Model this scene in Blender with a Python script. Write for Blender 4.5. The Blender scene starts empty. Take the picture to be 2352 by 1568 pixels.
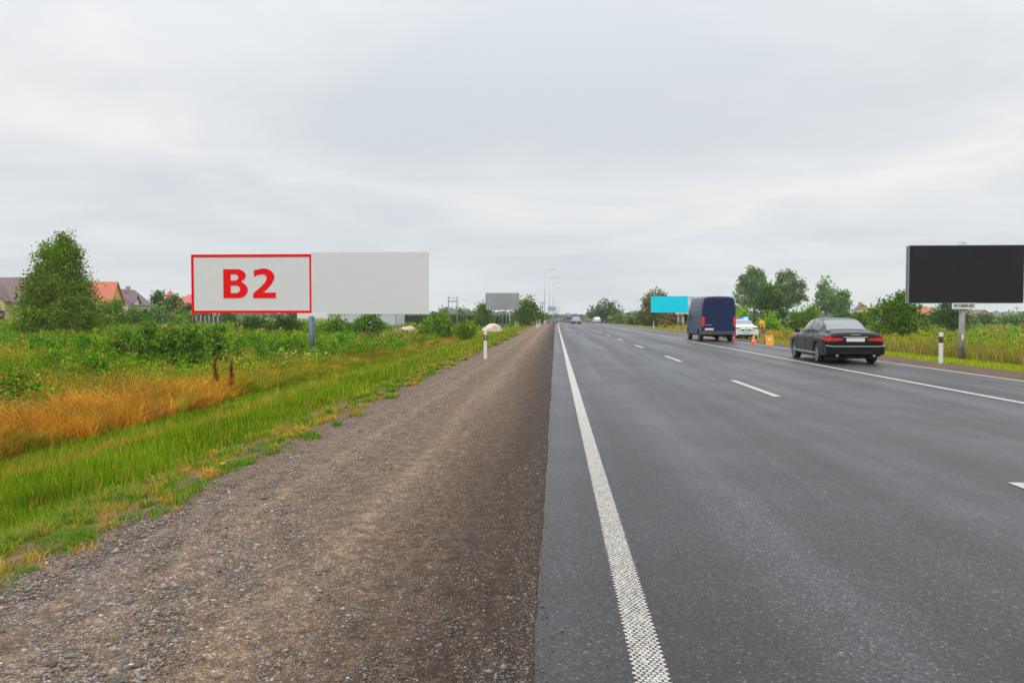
import bpy, math, random
import numpy as np
from mathutils import Vector, Matrix
R = math.radians
scene = bpy.context.scene
COL = scene.collection

# ---------------------------------------------------------------- camera, sky, sun
F = 1829.0                      # focal length in 2352-px picture units
CAMH = 1.5
cam = bpy.data.cameras.new('camera'); cam_o = bpy.data.objects.new('camera', cam); COL.objects.link(cam_o)
cam.sensor_width = 36; cam.lens = 36 * F / 2352; cam.clip_end = 6000; cam.clip_start = .1
cam_o.location = (0, 0, CAMH)
cam_o.rotation_euler = (R(90 - 1.816), 0, R(3.13))
scene.camera = cam_o

SUN_EL, SUN_AZ = 52, 235        # degrees; azimuth clockwise from +Y
world = bpy.data.worlds.new('World'); scene.world = world; world.use_nodes = True
nt = world.node_tree; nt.nodes.clear()
def N(tree, typ, **kw):
    n = tree.nodes.new(typ)
    for k, v in kw.items():
        if k.startswith('i_'):
            key = k[2:]; key = int(key) if key.isdigit() else key.replace('_', ' ')
            n.inputs[key].default_value = v
        else: setattr(n, k, v)
    return n
def L(tree, a, b): tree.links.new(a, b)
def mathn(tree, op, a, b=None, c=None, clamp=False):
    n = tree.nodes.new('ShaderNodeMath'); n.operation = op; n.use_clamp = clamp
    for i, v in enumerate((a, b, c)):
        if v is None: continue
        if isinstance(v, (int, float)): n.inputs[i].default_value = v
        else: tree.links.new(v, n.inputs[i])
    return n.outputs[0]
def ramp(tree, fac, stops, interp='LINEAR'):
    n = tree.nodes.new('ShaderNodeValToRGB'); cr = n.color_ramp; cr.interpolation = interp
    while len(cr.elements) < len(stops): cr.elements.new(.5)
    for e, (p, c) in zip(cr.elements, stops):
        e.position = p; e.color = (c, c, c, 1) if isinstance(c, (int, float)) else (*c, 1)
    if fac is not None: tree.links.new(fac, n.inputs[0])
    return n.outputs[0]
def mixc(tree, fac, a, b, mode='MIX'):
    n = tree.nodes.new('ShaderNodeMix'); n.data_type = 'RGBA'; n.blend_type = mode
    for i, v in ((0, fac), (6, a), (7, b)):
        if isinstance(v, (int, float)): n.inputs[i].default_value = v
        elif isinstance(v, tuple): n.inputs[i].default_value = (*v, 1)
        else: tree.links.new(v, n.inputs[i])
    return n.outputs[2]

sky = N(nt, 'ShaderNodeTexSky'); sky.sky_type = 'NISHITA'; sky.sun_disc = False
sky.sun_elevation = R(SUN_EL); sky.sun_rotation = R(SUN_AZ)
bg_sky = N(nt, 'ShaderNodeBackground', i_Strength=.06); L(nt, sky.outputs[0], bg_sky.inputs[0])
tc = N(nt, 'ShaderNodeTexCoord'); sep = N(nt, 'ShaderNodeSeparateXYZ'); L(nt, tc.outputs['Generated'], sep.inputs[0])
zc = mathn(nt, 'MAXIMUM', sep.outputs[2], 0.0)
zz = mathn(nt, 'ADD', zc, .10)
cx = mathn(nt, 'DIVIDE', sep.outputs[0], zz); cy = mathn(nt, 'DIVIDE', sep.outputs[1], zz)
comb = N(nt, 'ShaderNodeCombineXYZ'); L(nt, cx, comb.inputs[0]); L(nt, cy, comb.inputs[1])
map1 = N(nt, 'ShaderNodeMapping'); map1.inputs['Scale'].default_value = (.75, .75, 1); map1.inputs['Location'].default_value = (3.1, 1.7, 0)
map1.inputs['Rotation'].default_value = (0, 0, R(18))
L(nt, comb.outputs[0], map1.inputs[0])
n1 = N(nt, 'ShaderNodeTexNoise', i_Scale=1.0, i_Detail=6.0, i_Roughness=.52, i_Distortion=.6); L(nt, map1.outputs[0], n1.inputs['Vector'])
n2 = N(nt, 'ShaderNodeTexNoise', i_Scale=.45, i_Detail=2.0, i_Roughness=.5); L(nt, map1.outputs[0], n2.inputs['Vector'])
nm = mathn(nt, 'ADD', mathn(nt, 'MULTIPLY', n1.outputs[0], .55), mathn(nt, 'MULTIPLY', n2.outputs[0], .45))
ccol = ramp(nt, nm, [(.38, (.68, .72, .77)), (.46, (.735, .765, .80)), (.53, (.81, .825, .845)), (.60, (.90, .895, .89))])
hor = ramp(nt, zc, [(.0, 1.0), (.16, 0.0)])
ccol = mixc(nt, mathn(nt, 'MULTIPLY', hor, .62), ccol, (.68, .725, .775))
elev = ramp(nt, zc, [(0, .35), (.25, .365), (.42, .43), (.75, .95), (1, 1.0)])
cb = mathn(nt, 'MULTIPLY', elev, 2.86)
bg_cloud = N(nt, 'ShaderNodeBackground'); L(nt, ccol, bg_cloud.inputs[0]); L(nt, cb, bg_cloud.inputs[1])
mixs = N(nt, 'ShaderNodeMixShader', i_Fac=.93); L(nt, bg_sky.outputs[0], mixs.inputs[1]); L(nt, bg_cloud.outputs[0], mixs.inputs[2])
wo = N(nt, 'ShaderNodeOutputWorld'); L(nt, mixs.outputs[0], wo.inputs[0])

sun = bpy.data.lights.new('sun', 'SUN'); sun.energy = 1.1; sun.angle = R(18); sun.color = (1, .965, .91)
sun_o = bpy.data.objects.new('sun', sun); COL.objects.link(sun_o)
sd = Vector((math.sin(R(SUN_AZ)) * math.cos(R(SUN_EL)), math.cos(R(SUN_AZ)) * math.cos(R(SUN_EL)), math.sin(R(SUN_EL))))
sun_o.rotation_euler = sd.to_track_quat('Z', 'Y').to_euler()
scene.view_settings.view_transform = 'Standard'; scene.view_settings.look = 'None'
scene.view_settings.exposure = 0.0; scene.view_settings.gamma = 1
scene.render.engine = 'CYCLES'
scene.cycles.max_bounces = 6; scene.cycles.diffuse_bounces = 3; scene.cycles.transparent_max_bounces = 6
scene.cycles.volume_bounces = 2

# ---------------------------------------------------------------- picture <-> place helpers
_rot = cam_o.rotation_euler.to_matrix()
def ray(px, py):
    return _rot @ Vector(((px - 1176) / F, (784 - py) / F, -1))
def at(px, py, Y):              # the point seen at (px, py) at distance Y along the road
    d = ray(px, py); t = Y / d.y
    return d.x * t, CAMH + d.z * t

# ---------------------------------------------------------------- terrain
_ys = np.array([-200, 130, 160, 185, 210, 235, 260, 290, 325, 355, 385, 450, 600, 5000.])
_zs = np.array([0, 0, -.03, -.1, -.22, -.38, -.62, -1.15, -1.9, -2.7, -3.5, -5, -6, -6.])
def _drop(Y):
    a = 0
    for k in (-16, -8, 0, 8, 16): a = a + np.interp(Y + k, _ys, _zs)
    return a / 5
def shift(Y):
    t = np.maximum(np.asarray(Y, float) - 110, 0); tt = np.minimum(t, 290)
    return 7.5e-5 * tt ** 2 + np.maximum(t - 290, 0) * .0435
_px = np.array([-3000, -140, -80, -45, -20, -11, -9, -6, -3.3, -2.9, -.1, 10.65, 12.6, 13.8, 16, 18, 21, 60, 3000.])
_pz = np.array([.3, .3, .1, -.45, -.92, -.97, -.93, -.52, -.08, -.04, 0, 0, -.06, -.15, -.36, -.62, -.87, -.87, -.5])
def gz(X, Y):
    x = np.asarray(X, float) - shift(Y)
    k = np.clip(1 - (np.abs(x - 5) - 20) / 60, .12, 1)
    return np.interp(x, _px, _pz) + k * _drop(np.asarray(Y, float))
def gzf(X, Y): return float(gz(X, Y))

# ---------------------------------------------------------------- objects helpers
def thing(name, label, cat, loc=(0, 0, 0), rotz=0, group=None):
    o = bpy.data.objects.new(name, None); COL.objects.link(o); o.empty_display_size = .2
    o.location = loc; o.rotation_euler = (0, 0, rotz); tag(o, label, cat, group); return o
def tag(o, label, cat, group=None, kind=None):
    o['label'] = label; o['category'] = cat
    if group: o['group'] = group
    if kind: o['kind'] = kind
    return o
def copy_tree(o, parent=None):
    c = o.copy(); COL.objects.link(c)
    if parent: c.parent = parent
    for ch in list(o.children): copy_tree(ch, c)
    return c
class MB:
    def __init__(s): s.v = []; s.f = []
    def add(s, vs, fs):
        b = len(s.v); s.v += [tuple(v) for v in vs]; s.f += [tuple(b + i for i in f) for f in fs]; return s
    def box(s, c, d, rz=0, rx=0, ry=0):
        m = Matrix.Rotation(rz, 3, 'Z') @ Matrix.Rotation(ry, 3, 'Y') @ Matrix.Rotation(rx, 3, 'X'); c = Vector(c)
        vs = [c + m @ Vector((sx * d[0] / 2, sy * d[1] / 2, sz * d[2] / 2)) for sx in (-1, 1) for sy in (-1, 1) for sz in (-1, 1)]
        return s.add(vs, [(0, 1, 3, 2), (4, 6, 7, 5), (0, 4, 5, 1), (2, 3, 7, 6), (0, 2, 6, 4), (1, 5, 7, 3)])
    def bb(s, x0, x1, y0, y1, z0, z1): return s.box(((x0 + x1) / 2, (y0 + y1) / 2, (z0 + z1) / 2), (x1 - x0, y1 - y0, z1 - z0))
    def tube(s, pts, rad, n=8, cap=True):
        pts = [Vector(p) for p in pts]
        if not hasattr(rad, '__len__'): rad = [rad] * len(pts)
        vs = []; fs = []
        for i, p in enumerate(pts):
            t = (pts[min(i + 1, len(pts) - 1)] - pts[max(i - 1, 0)]).normalized()
            a = t.cross(Vector((0, 0, 1)) if abs(t.z) < .9 else Vector((1, 0, 0))).normalized(); b = t.cross(a)
            for k in range(n):
                q = 2 * math.pi * k / n; vs.append(p + (a * math.cos(q) + b * math.sin(q)) * rad[i])
        for i in range(len(pts) - 1):
            for k in range(n):
                fs.append((i * n + k, i * n + (k + 1) % n, (i + 1) * n + (k + 1) % n, (i + 1) * n + k))
        if cap: fs.append(tuple(range(n - 1, -1, -1))); fs.append(tuple((len(pts) - 1) * n + k for k in range(n)))
        return s.add(vs, fs)
    def prism(s, poly, axis, a0, a1):          # poly: 2D points; extruded along axis
        def p3(u, v, a): return {'x': (a, u, v), 'y': (u, a, v), 'z': (u, v, a)}[axis]
        n = len(poly); vs = [p3(u, v, a0) for u, v in poly] + [p3(u, v, a1) for u, v in poly]
        return s.add(vs, [tuple(range(n)), tuple(range(2 * n - 1, n - 1, -1))] + [(i, i + n, (i + 1) % n + n, (i + 1) % n) for i in range(n)])
    def build(s, name, mat, parent=None, smooth=False, bevel=0):
        me = bpy.data.meshes.new(name); me.from_pydata(s.v, [], s.f); me.update()
        import bmesh
        bm = bmesh.new(); bm.from_mesh(me); bmesh.ops.recalc_face_normals(bm, faces=bm.faces)
        if bevel: bmesh.ops.bevel(bm, geom=[e for e in bm.edges if len(e.link_faces) == 2 and e.calc_face_angle(0) > .5], offset=bevel, segments=2, affect='EDGES', profile=.5)
        bm.to_mesh(me); bm.free()
        if smooth: me.polygons.foreach_set('use_smooth', [True] * len(me.polygons))
        me.materials.append(mat); o = bpy.data.objects.new(name, me); COL.objects.link(o)
        if parent: o.parent = parent
        return o
def np_obj(name, V, quads=None, tris=None, cols=None, mat=None, parent=None, smooth=False):
    me = bpy.data.meshes.new(name); V = np.asarray(V, np.float32)
    q = np.zeros((0, 4), np.int32) if quads is None else np.asarray(quads, np.int32)
    t = np.zeros((0, 3), np.int32) if tris is None else np.asarray(tris, np.int32)
    me.vertices.add(len(V)); me.vertices.foreach_set('co', V.ravel())
    nl = q.size + t.size; me.loops.add(nl); me.loops.foreach_set('vertex_index', np.concatenate([q.ravel(), t.ravel()]))
    me.polygons.add(len(q) + len(t))
    st = np.concatenate([np.arange(len(q)) * 4, q.size + np.arange(len(t)) * 3]).astype(np.int32)
    me.polygons.foreach_set('loop_start', st)
    me.update(calc_edges=True)
    if cols is not None:
        ca = me.color_attributes.new('Col', 'FLOAT_COLOR', 'POINT')
        c4 = np.ones((len(V), 4), np.float32); c4[:, :3] = cols; ca.data.foreach_set('color', c4.ravel())
    if smooth: me.polygons.foreach_set('use_smooth', np.ones(len(q) + len(t), bool))
    if mat: me.materials.append(mat)
    o = bpy.data.objects.new(name, me); COL.objects.link(o)
    if parent: o.parent = parent
    return o

# ---------------------------------------------------------------- materials
_mats = {}
def M(name, rgb=(.5, .5, .5), rough=.6, metal=0, var=.12, scale=6, bump=0, emit=None, es=0, coat=0, spec=.5, alpha=1):
    if name in _mats: return _mats[name]
    m = bpy.data.materials.new(name); m.use_nodes = True; t = m.node_tree; b = t.nodes['Principled BSDF']
    b.inputs['Roughness'].default_value = rough; b.inputs['Metallic'].default_value = metal
    b.inputs['Specular IOR Level'].default_value = spec; b.inputs['Coat Weight'].default_value = coat
    c = N(t, 'ShaderNodeTexCoord'); n = N(t, 'ShaderNodeTexNoise', i_Scale=scale, i_Detail=5.0, i_Roughness=.6); L(t, c.outputs['Object'], n.inputs['Vector'])
    v = ramp(t, n.outputs[0], [(.3, 1 - var), (.7, 1 + var * .6)])
    L(t, mixc(t, 1.0, rgb, v, 'MULTIPLY'), b.inputs['Base Color'])
    if bump:
        bn = N(t, 'ShaderNodeBump', i_Strength=bump, i_Distance=.02); L(t, n.outputs[0], bn.inputs['Height']); L(t, bn.outputs[0], b.inputs['Normal'])
    if emit: b.inputs['Emission Color'].default_value = (*emit, 1); b.inputs['Emission Strength'].default_value = es
    _mats[name] = m; return m
def leaf_mat(name, trans=.25, rough=.55):
    m = bpy.data.materials.new(name); m.use_nodes = True; t = m.node_tree; b = t.nodes['Principled BSDF']
    a = N(t, 'ShaderNodeVertexColor'); a.layer_name = 'Col'; ac = mixc(t, 1.0, a.outputs[0], (1.2, 1.22, .85), 'MULTIPLY')
    b.inputs['Roughness'].default_value = .8; b.inputs['Specular IOR Level'].default_value = .08
    L(t, ac, b.inputs['Base Color'])
    tr = N(t, 'ShaderNodeBsdfTranslucent'); L(t, mixc(t, 1.0, ac, (1.2, 1.25, .7), 'MULTIPLY'), tr.inputs[0])
    mx = N(t, 'ShaderNodeMixShader', i_Fac=trans); L(t, b.outputs[0], mx.inputs[1]); L(t, tr.outputs[0], mx.inputs[2])
    L(t, mx.outputs[0], t.nodes['Material Output'].inputs[0]); return m
MLEAF = leaf_mat('foliage', .16); MGRASS = leaf_mat('grass_blades', .22)
MBARK = M('bark', (.16, .13, .10), .9, var=.4, scale=9, bump=.6)
MBIRCH = M('birch_bark', (.42, .38, .33), .85, var=.55, scale=5)

def m_ground():
    m = bpy.data.materials.new('field_ground'); m.use_nodes = True; t = m.node_tree; b = t.nodes['Principled BSDF']
    c = N(t, 'ShaderNodeTexCoord'); b.inputs['Roughness'].default_value = .95; b.inputs['Specular IOR Level'].default_value = .1
    n1 = N(t, 'ShaderNodeTexNoise', i_Scale=.035, i_Detail=6.0, i_Roughness=.6); L(t, c.outputs['Object'], n1.inputs[0])
    n2 = N(t, 'ShaderNodeTexNoise', i_Scale=1.3, i_Detail=8.0, i_Roughness=.7); L(t, c.outputs['Object'], n2.inputs[0])
    a = ramp(t, n1.outputs[0], [(.38, (.085, .15, .008)), (.48, (.12, .17, .012)), (.56, (.20, .165, .03)), (.64, (.10, .14, .012))])
    d = ramp(t, n2.outputs[0], [(.3, .55), (.7, 1.25)])
    L(t, mixc(t, 1.0, a, d, 'MULTIPLY'), b.inputs['Base Color'])
    bn = N(t, 'ShaderNodeBump', i_Strength=.6, i_Distance=.1); L(t, n2.outputs[0], bn.inputs['Height']); L(t, bn.outputs[0], b.inputs['Normal'])
    return m
def m_verge():
    m = bpy.data.materials.new('verge_soil'); m.use_nodes = True; t = m.node_tree; b = t.nodes['Principled BSDF']
    c = N(t, 'ShaderNodeTexCoord'); b.inputs['Roughness'].default_value = .95; b.inputs['Specular IOR Level'].default_value = .1
    n1 = N(t, 'ShaderNodeTexNoise', i_Scale=1.2, i_Detail=8.0, i_Roughness=.7); L(t, c.outputs['Object'], n1.inputs[0])
    L(t, ramp(t, n1.outputs[0], [(.35, (.055, .085, .015)), (.55, (.08, .10, .022)), (.7, (.13, .095, .05))]), b.inputs['Base Color']); return m
def m_gravel(name, right=False):
    m = bpy.data.materials.new(name); m.use_nodes = True; t = m.node_tree; b = t.nodes['Principled BSDF']
    c = N(t, 'ShaderNodeTexCoord'); b.inputs['Roughness'].default_value = .9; b.inputs['Specular IOR Level'].default_value = .25
    sx = N(t, 'ShaderNodeSeparateXYZ'); L(t, c.outputs['Object'], sx.inputs[0])
    mp = N(t, 'ShaderNodeMapping'); mp.inputs['Scale'].default_value = (1.6, .12, 1); L(t, c.outputs['Object'], mp.inputs[0])
    big = N(t, 'ShaderNodeTexNoise', i_Scale=1.0, i_Detail=5.0, i_Roughness=.6, i_Distortion=.4); L(t, mp.outputs[0], big.inputs[0])
    med = N(t, 'ShaderNodeTexNoise', i_Scale=9.0, i_Detail=8.0, i_Roughness=.75); L(t, c.outputs['Object'], med.inputs[0])
    vo = N(t, 'ShaderNodeTexVoronoi', i_Scale=70.0, i_Randomness=1.0); L(t, c.outputs['Object'], vo.inputs[0])
    vo2 = N(t, 'ShaderNodeTexVoronoi', i_Scale=33.0, i_Randomness=1.0); L(t, c.outputs['Object'], vo2.inputs[0])
    xx = mathn(t, 'ADD', sx.outputs[0], mathn(t, 'MULTIPLY', mathn(t, 'SUBTRACT', big.outputs[0], .5), .9))
    if right: base = ramp(t, big.outputs[0], [(.35, (.19, .135, .098)), (.65, (.26, .195, .145))])
    else:
        fx = mathn(t, 'DIVIDE', mathn(t, 'ADD', xx, 3.2), 3.2)
        base = ramp(t, fx, [(0.0, (.27, .18, .115)), (.14, (.29, .235, .195)), (.22, (.27, .215, .17)), (.29, (.36, .28, .20)), (.36, (.25, .195, .15)), (.48, (.27, .21, .155)), (.56, (.36, .28, .205)), (.65, (.24, .18, .135)), (.76, (.17, .127, .094)), (.87, (.10, .075, .056)), (1.0, (.062, .047, .037))])
    base = mixc(t, 1.0, base, ramp(t, med.outputs[0], [(.28, .28), (.5, .66), (.72, 1.25)]), 'MULTIPLY')
    sc = N(t, 'ShaderNodeSeparateColor'); L(t, vo.outputs['Color'], sc.inputs[0])
    stone = ramp(t, sc.outputs[0], [(0, .55), (.5, .85), (.85, 1.15), (.97, 1.7), (1, 2.6)])
    base = mixc(t, .8, base, mixc(t, 1.0, base, stone, 'MULTIPLY'))
    fi = N(t, 'ShaderNodeTexNoise', i_Scale=95.0, i_Detail=4.0, i_Roughness=.85); L(t, c.outputs['Object'], fi.inputs[0])
    base = mixc(t, 1.0, base, ramp(t, fi.outputs[0], [(.32, .22), (.5, .75), (.66, 1.7)]), 'MULTIPLY')
    sc2 = N(t, 'ShaderNodeSeparateColor'); L(t, vo2.outputs['Color'], sc2.inputs[0])
    tint = ramp(t, sc2.outputs[1], [(0, (.8, .82, .88)), (.5, (1, 1, 1)), (1, (1.25, 1.02, .82))])
    base = mixc(t, .7, base, mixc(t, 1.0, base, tint, 'MULTIPLY'))
    L(t, mixc(t, 1.0, base, (1.08, .98, .88), 'MULTIPLY'), b.inputs['Base Color'])
    h = mathn(t, 'ADD', mathn(t, 'MULTIPLY', med.outputs[0], 1.2), mathn(t, 'MULTIPLY', mathn(t, 'SUBTRACT', 1.0, vo.outputs['Distance']), .6))
    bn = N(t, 'ShaderNodeBump', i_Strength=.8, i_Distance=.03); L(t, h, bn.inputs['Height']); L(t, bn.outputs[0], b.inputs['Normal'])
    return m
def m_asphalt():
    m = bpy.data.materials.new('asphalt'); m.use_nodes = True; t = m.node_tree; b = t.nodes['Principled BSDF']
    c = N(t, 'ShaderNodeTexCoord')
    mp = N(t, 'ShaderNodeMapping'); mp.inputs['Scale'].default_value = (1.15, .035, 1); L(t, c.outputs['Object'], mp.inputs[0])
    st = N(t, 'ShaderNodeTexNoise', i_Scale=1.0, i_Detail=4.0, i_Roughness=.55, i_Distortion=.3); L(t, mp.outputs[0], st.inputs[0])
    pa = N(t, 'ShaderNodeTexNoise', i_Scale=.5, i_Detail=6.0, i_Roughness=.65); L(t, c.outputs['Object'], pa.inputs[0])
    fi = N(t, 'ShaderNodeTexNoise', i_Scale=55.0, i_Detail=5.0, i_Roughness=.8); L(t, c.outputs['Object'], fi.inputs[0])
    vo = N(t, 'ShaderNodeTexVoronoi', i_Scale=85.0); L(t, c.outputs['Object'], vo.inputs[0])
    sq = N(t, 'ShaderNodeSeparateXYZ'); L(t, c.outputs['Object'], sq.inputs[0])
    wt = mathn(t, 'SINE', mathn(t, 'MULTIPLY', mathn(t, 'ADD', sq.outputs[0], .65), 3.40))   # two wheel tracks in each lane
    f = mathn(t, 'ADD', mathn(t, 'ADD', mathn(t, 'MULTIPLY', st.outputs[0], .65), mathn(t, 'MULTIPLY', pa.outputs[0], .35)), mathn(t, 'MULTIPLY', wt, .035))
    base = ramp(t, f, [(.38, (.023, .0228, .0235)), (.5, (.034, .034, .0355)), (.62, (.055, .0555, .058))])
    base = mixc(t, 1.0, base, ramp(t, fi.outputs[0], [(.30, .30), (.5, .95), (.68, 2.0)]), 'MULTIPLY')
    sc = N(t, 'ShaderNodeSeparateColor'); L(t, vo.outputs['Color'], sc.inputs[0])
    base = mixc(t, 1.0, base, ramp(t, sc.outputs[0], [(0, .6), (.85, 1.05), (.96, 2.2), (1, 3.2)]), 'MULTIPLY')
    # dust from the shoulder on the first half metre
    sx = N(t, 'ShaderNodeSeparateXYZ'); L(t, c.outputs['Object'], sx.inputs[0])
    dj = mathn(t, 'ADD', sx.outputs[0], mathn(t, 'MULTIPLY', mathn(t, 'SUBTRACT', fi.outputs[0], .5), .25))
    dm = ramp(t, mathn(t, 'ADD', dj, .15), [(0, .75), (.16, 0.0)])
    base = mixc(t, dm, base, (.055, .045, .038))
    L(t, base, b.inputs['Base Color'])
    L(t, ramp(t, f, [(.4, .48), (.6, .38)]), b.inputs['Roughness']); b.inputs['Specular IOR Level'].default_value = .40
    bn = N(t, 'ShaderNodeBump', i_Strength=.9, i_Distance=.008); L(t, fi.outputs[0], bn.inputs['Height']); L(t, bn.outputs[0], b.inputs['Normal'])
    return m

# ---------------------------------------------------------------- ground, shoulders, road
def sheet(name, xs, ys, zfun, mat, jitter=None, follow=True):
    X, Y = np.meshgrid(np.asarray(xs, float), np.asarray(ys, float))
    if jitter is not None: X = X + jitter(X, Y)
    XX = X + (shift(Y) if follow else 0)
    V = np.stack([XX, Y, zfun(XX, Y)], -1).reshape(-1, 3); nx = len(xs); ny = len(ys)
    i = np.arange(ny - 1)[:, None] * nx + np.arange(nx - 1)[None, :]; i = i.ravel()
    o = np_obj(name, V, quads=np.stack([i, i + 1, i + nx + 1, i + nx], -1), mat=mat, smooth=True)
    o['kind'] = 'structure'; return o
gx = np.concatenate([-np.geomspace(1800, 31, 26), np.arange(-30, 32, .75), np.geomspace(33, 1800, 26)])
gy = np.concatenate([np.linspace(-120, -4, 12), np.arange(0, 60, 2.0), np.arange(60, 480, 5.0), np.geomspace(490, 2200, 22)])
def ground_z(X, Y):
    x = X - shift(Y); z = gz(X, Y)
    n = .05 * np.sin(X * .9 + Y * .31) * np.sin(Y * .53 - X * .2) + .03 * np.sin(X * 2.1) * np.sin(Y * 1.7)
    z = z + np.where((x < -9) | (x > 22), n, 0)
    return z - np.clip(np.minimum(x + 4.3, 13.75 - x) / .5, 0, 1) * .08
o = sheet('ground', gx, gy, ground_z, m_ground()); tag(o, 'green and brown field ground on both sides of the highway', 'ground')
ry = np.concatenate([np.linspace(-100, 0, 20), np.arange(.15, 30, .15), np.arange(30, 120, 1.5), np.arange(120, 480, 4.0)])
rng = np.random.default_rng(3)
ph = rng.uniform(0, 6.28, 8)
def wob(Y, a):                                    # ragged edge line
    return a * (np.sin(Y * 1.1 + ph[0]) * .3 + np.sin(Y * 2.7 + ph[1]) * .25 + np.sin(Y * 6.3 + ph[2]) * .25 + np.sin(Y * 13 + ph[3]) * .2 + np.sin(Y * 29 + ph[4]) * .15)
def jr(X, Y): return np.where(X < -.05, wob(Y * .8, .013), 0)
asphalt = m_asphalt()
o = sheet('road', [-.14, -.075, 0, 2, 4, 6, 8, 10, 10.95], ry, lambda X, Y: gz(X, Y) + np.where(X - shift(Y) < -.1, -.03, .012), asphalt, jr)
tag(o, 'grey asphalt highway running straight to a low crest', 'road')
def jl(X, Y): return np.where(X < -2.8, wob(Y * .7, .2) - .05, 0)
def fine(X, Y): return .012 * np.sin(X * 5.1 + Y * .7) * np.sin(Y * 1.9 + X) + .008 * np.sin(X * 13 + 2) * np.sin(Y * 7)
o = sheet('gravel_shoulder', [-4.5, -4.1, -3.75, -3.4, -3.15, -2.95] + list(np.arange(-2.8, -.1, .15)) + [-.05, .2], ry, lambda X, Y: gz(X, Y) + .004 + np.where(np.abs(X - shift(Y) + 1.5) < 1.15, fine(X, Y), 0) + np.clip((-2.8 - (X - shift(Y))) / .4, 0, 1) * .018 - np.where(X - shift(Y) < -4.3, .05, 0), m_gravel('gravel_left'), jl)
tag(o, 'wide brown gravel shoulder left of the asphalt', 'shoulder')
def jr2(X, Y): return np.where(X > 13, wob(Y * .6, .18), 0)
o = sheet('gravel_shoulder', [10.8, 11.2, 12, 13, 13.5, 13.85], ry, lambda X, Y: gz(X, Y) + .004 - np.where(X - shift(Y) > 13.6, .03, 0), m_gravel('gravel_right', True), jr2)
tag(o, 'narrow brown gravel shoulder on the right of the asphalt', 'shoulder')

# painted markings
paint = M('road_paint', (.41, .385, .345), .6, var=.28, scale=22, bump=.1)
paint_far = M('road_paint_worn', (.50, .48, .45), .65, var=.3, scale=12)
def strip(x0, x1, y0, y1, step, z=.018):
    ys = np.append(np.arange(y0, y1, step), y1); V = []; Q = []
    for j, y in enumerate(ys):
        s = float(shift(y))
        for x in (x0, x1): V.append((x + s, y, gzf(x + s, y) + z))
        if j: b = 2 * j; Q.append((b - 2, b - 1, b + 1, b))
    return V, Q
def strips(name, segs, mat, label):
    V = []; Q = []
    for sg in segs:
        v, q = strip(*sg); b = len(V); V += v; Q += [tuple(b + i for i in f) for f in q]
    o = np_obj(name, V, quads=Q, mat=mat); tag(o, label, 'road marking', kind='structure'); return o
# dotted edge line: raised thermoplastic drops near, continuous farther away
xc, hw = .40, .066
V = []; T = []; rr = random.Random(5); row = 0; y = 2.2
while y < 26:
    n = 5; p = 2 * hw / n
    for k in range(n + (row % 2)):
        x = xc - hw + p * (k + (0 if row % 2 else .5)) + rr.uniform(-.002, .002)
        r1 = .0125 * rr.uniform(.8, 1.05); r2 = .0125 * rr.uniform(.85, 1.15); b = len(V)
        V.append((x, y, .0175))
        for q in range(7): V.append((x + r1 * math.cos(q * .8976), y + r2 * math.sin(q * .8976), .0135))
        for q in range(7): T.append((b, b + 1 + q, b + 1 + (q + 1) % 7))
    y += .0225; row += 1
for yy in ():
    b = len(V); ys_ = [yy, yy + .035]
    V += [(xc - hw * .7, yy, .0185), (xc + hw * .95, yy + .004, .0185), (xc + hw * .9, yy + .045, .0185), (xc - hw * .5, yy + .04, .0185)]; T += [(b, b + 1, b + 2), (b, b + 2, b + 3)]
v, q = strip(xc - hw, xc + hw, 26, 470, 3); b = len(V); V += v
o = np_obj('edge_line', V, quads=[tuple(b + i for i in f) for f in q], tris=T, mat=paint)
tag(o, 'white dotted edge line along the left side of the asphalt', 'road marking', kind='structure')
P0 = 1.5 * F / 147; PER = 11.36; DL = 3.75
strips('lane_line', [(4.03, 4.17, P0 + PER * k - DL, P0 + PER * k, DL) for k in range(-2, 40)], paint, 'broken white lane line in the middle of the road')
strips('lane_line', [(7.92, 8.07, -100, 470, 3)], paint, 'solid white line left of the driving van and black saloon')
strips('edge_line', [(10.58, 10.71, -100, 470, 3)], paint, 'solid white edge line along the right side of the asphalt')

# ---------------------------------------------------------------- vegetation generators
def quads_leaf(C, size, rng, up=.0, elong=1.5):
    n = len(C); a = rng.normal(size=(n, 3)); a[:, 2] += up; a /= np.linalg.norm(a, axis=1)[:, None]
    b = np.cross(a, rng.normal(size=(n, 3))); b /= np.linalg.norm(b, axis=1)[:, None]
    s = (size * rng.uniform(.6, 1.3, n))[:, None]; A = a * s * elong / 2; B = b * s / 2
    V = np.stack([C - A, C + B * .9 - A * .1, C + A, C - B * .9 - A * .1], 1).reshape(-1, 3)
    return V, np.arange(4 * n).reshape(-1, 4)
def crown_points(lobes, nclump, per, csize, rng):
    """lobes: (cx,cy,cz,rx,ry,rz, taper) ; returns leaf centres and clump index"""
    w = np.array([l[3] * l[5] for l in lobes]); w = w / w.sum(); C = []
    for i in range(nclump):
        l = lobes[rng.choice(len(lobes), p=w)]
        d = rng.normal(size=3); d /= np.linalg.norm(d); r = rng.uniform(.35, 1.0) ** .45 * rng.uniform(.86, 1.1)
        p = d * r; tp = l[6]; k = 1 - tp * (p[2] + 1) / 2
        C.append((l[0] + p[0] * l[3] * k, l[1] + p[1] * l[4] * k, l[2] + p[2] * l[5]))
    C = np.array(C); idx = np.repeat(np.arange(nclump), per)
    sc = csize * rng.uniform(.7, 1.5, nclump)
    off = np.clip(rng.normal(size=(len(idx), 3)), -1.7, 1.7) * np.array([1, 1, .7]) * sc[idx][:, None]
    return C, C[idx] + off, idx
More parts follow.
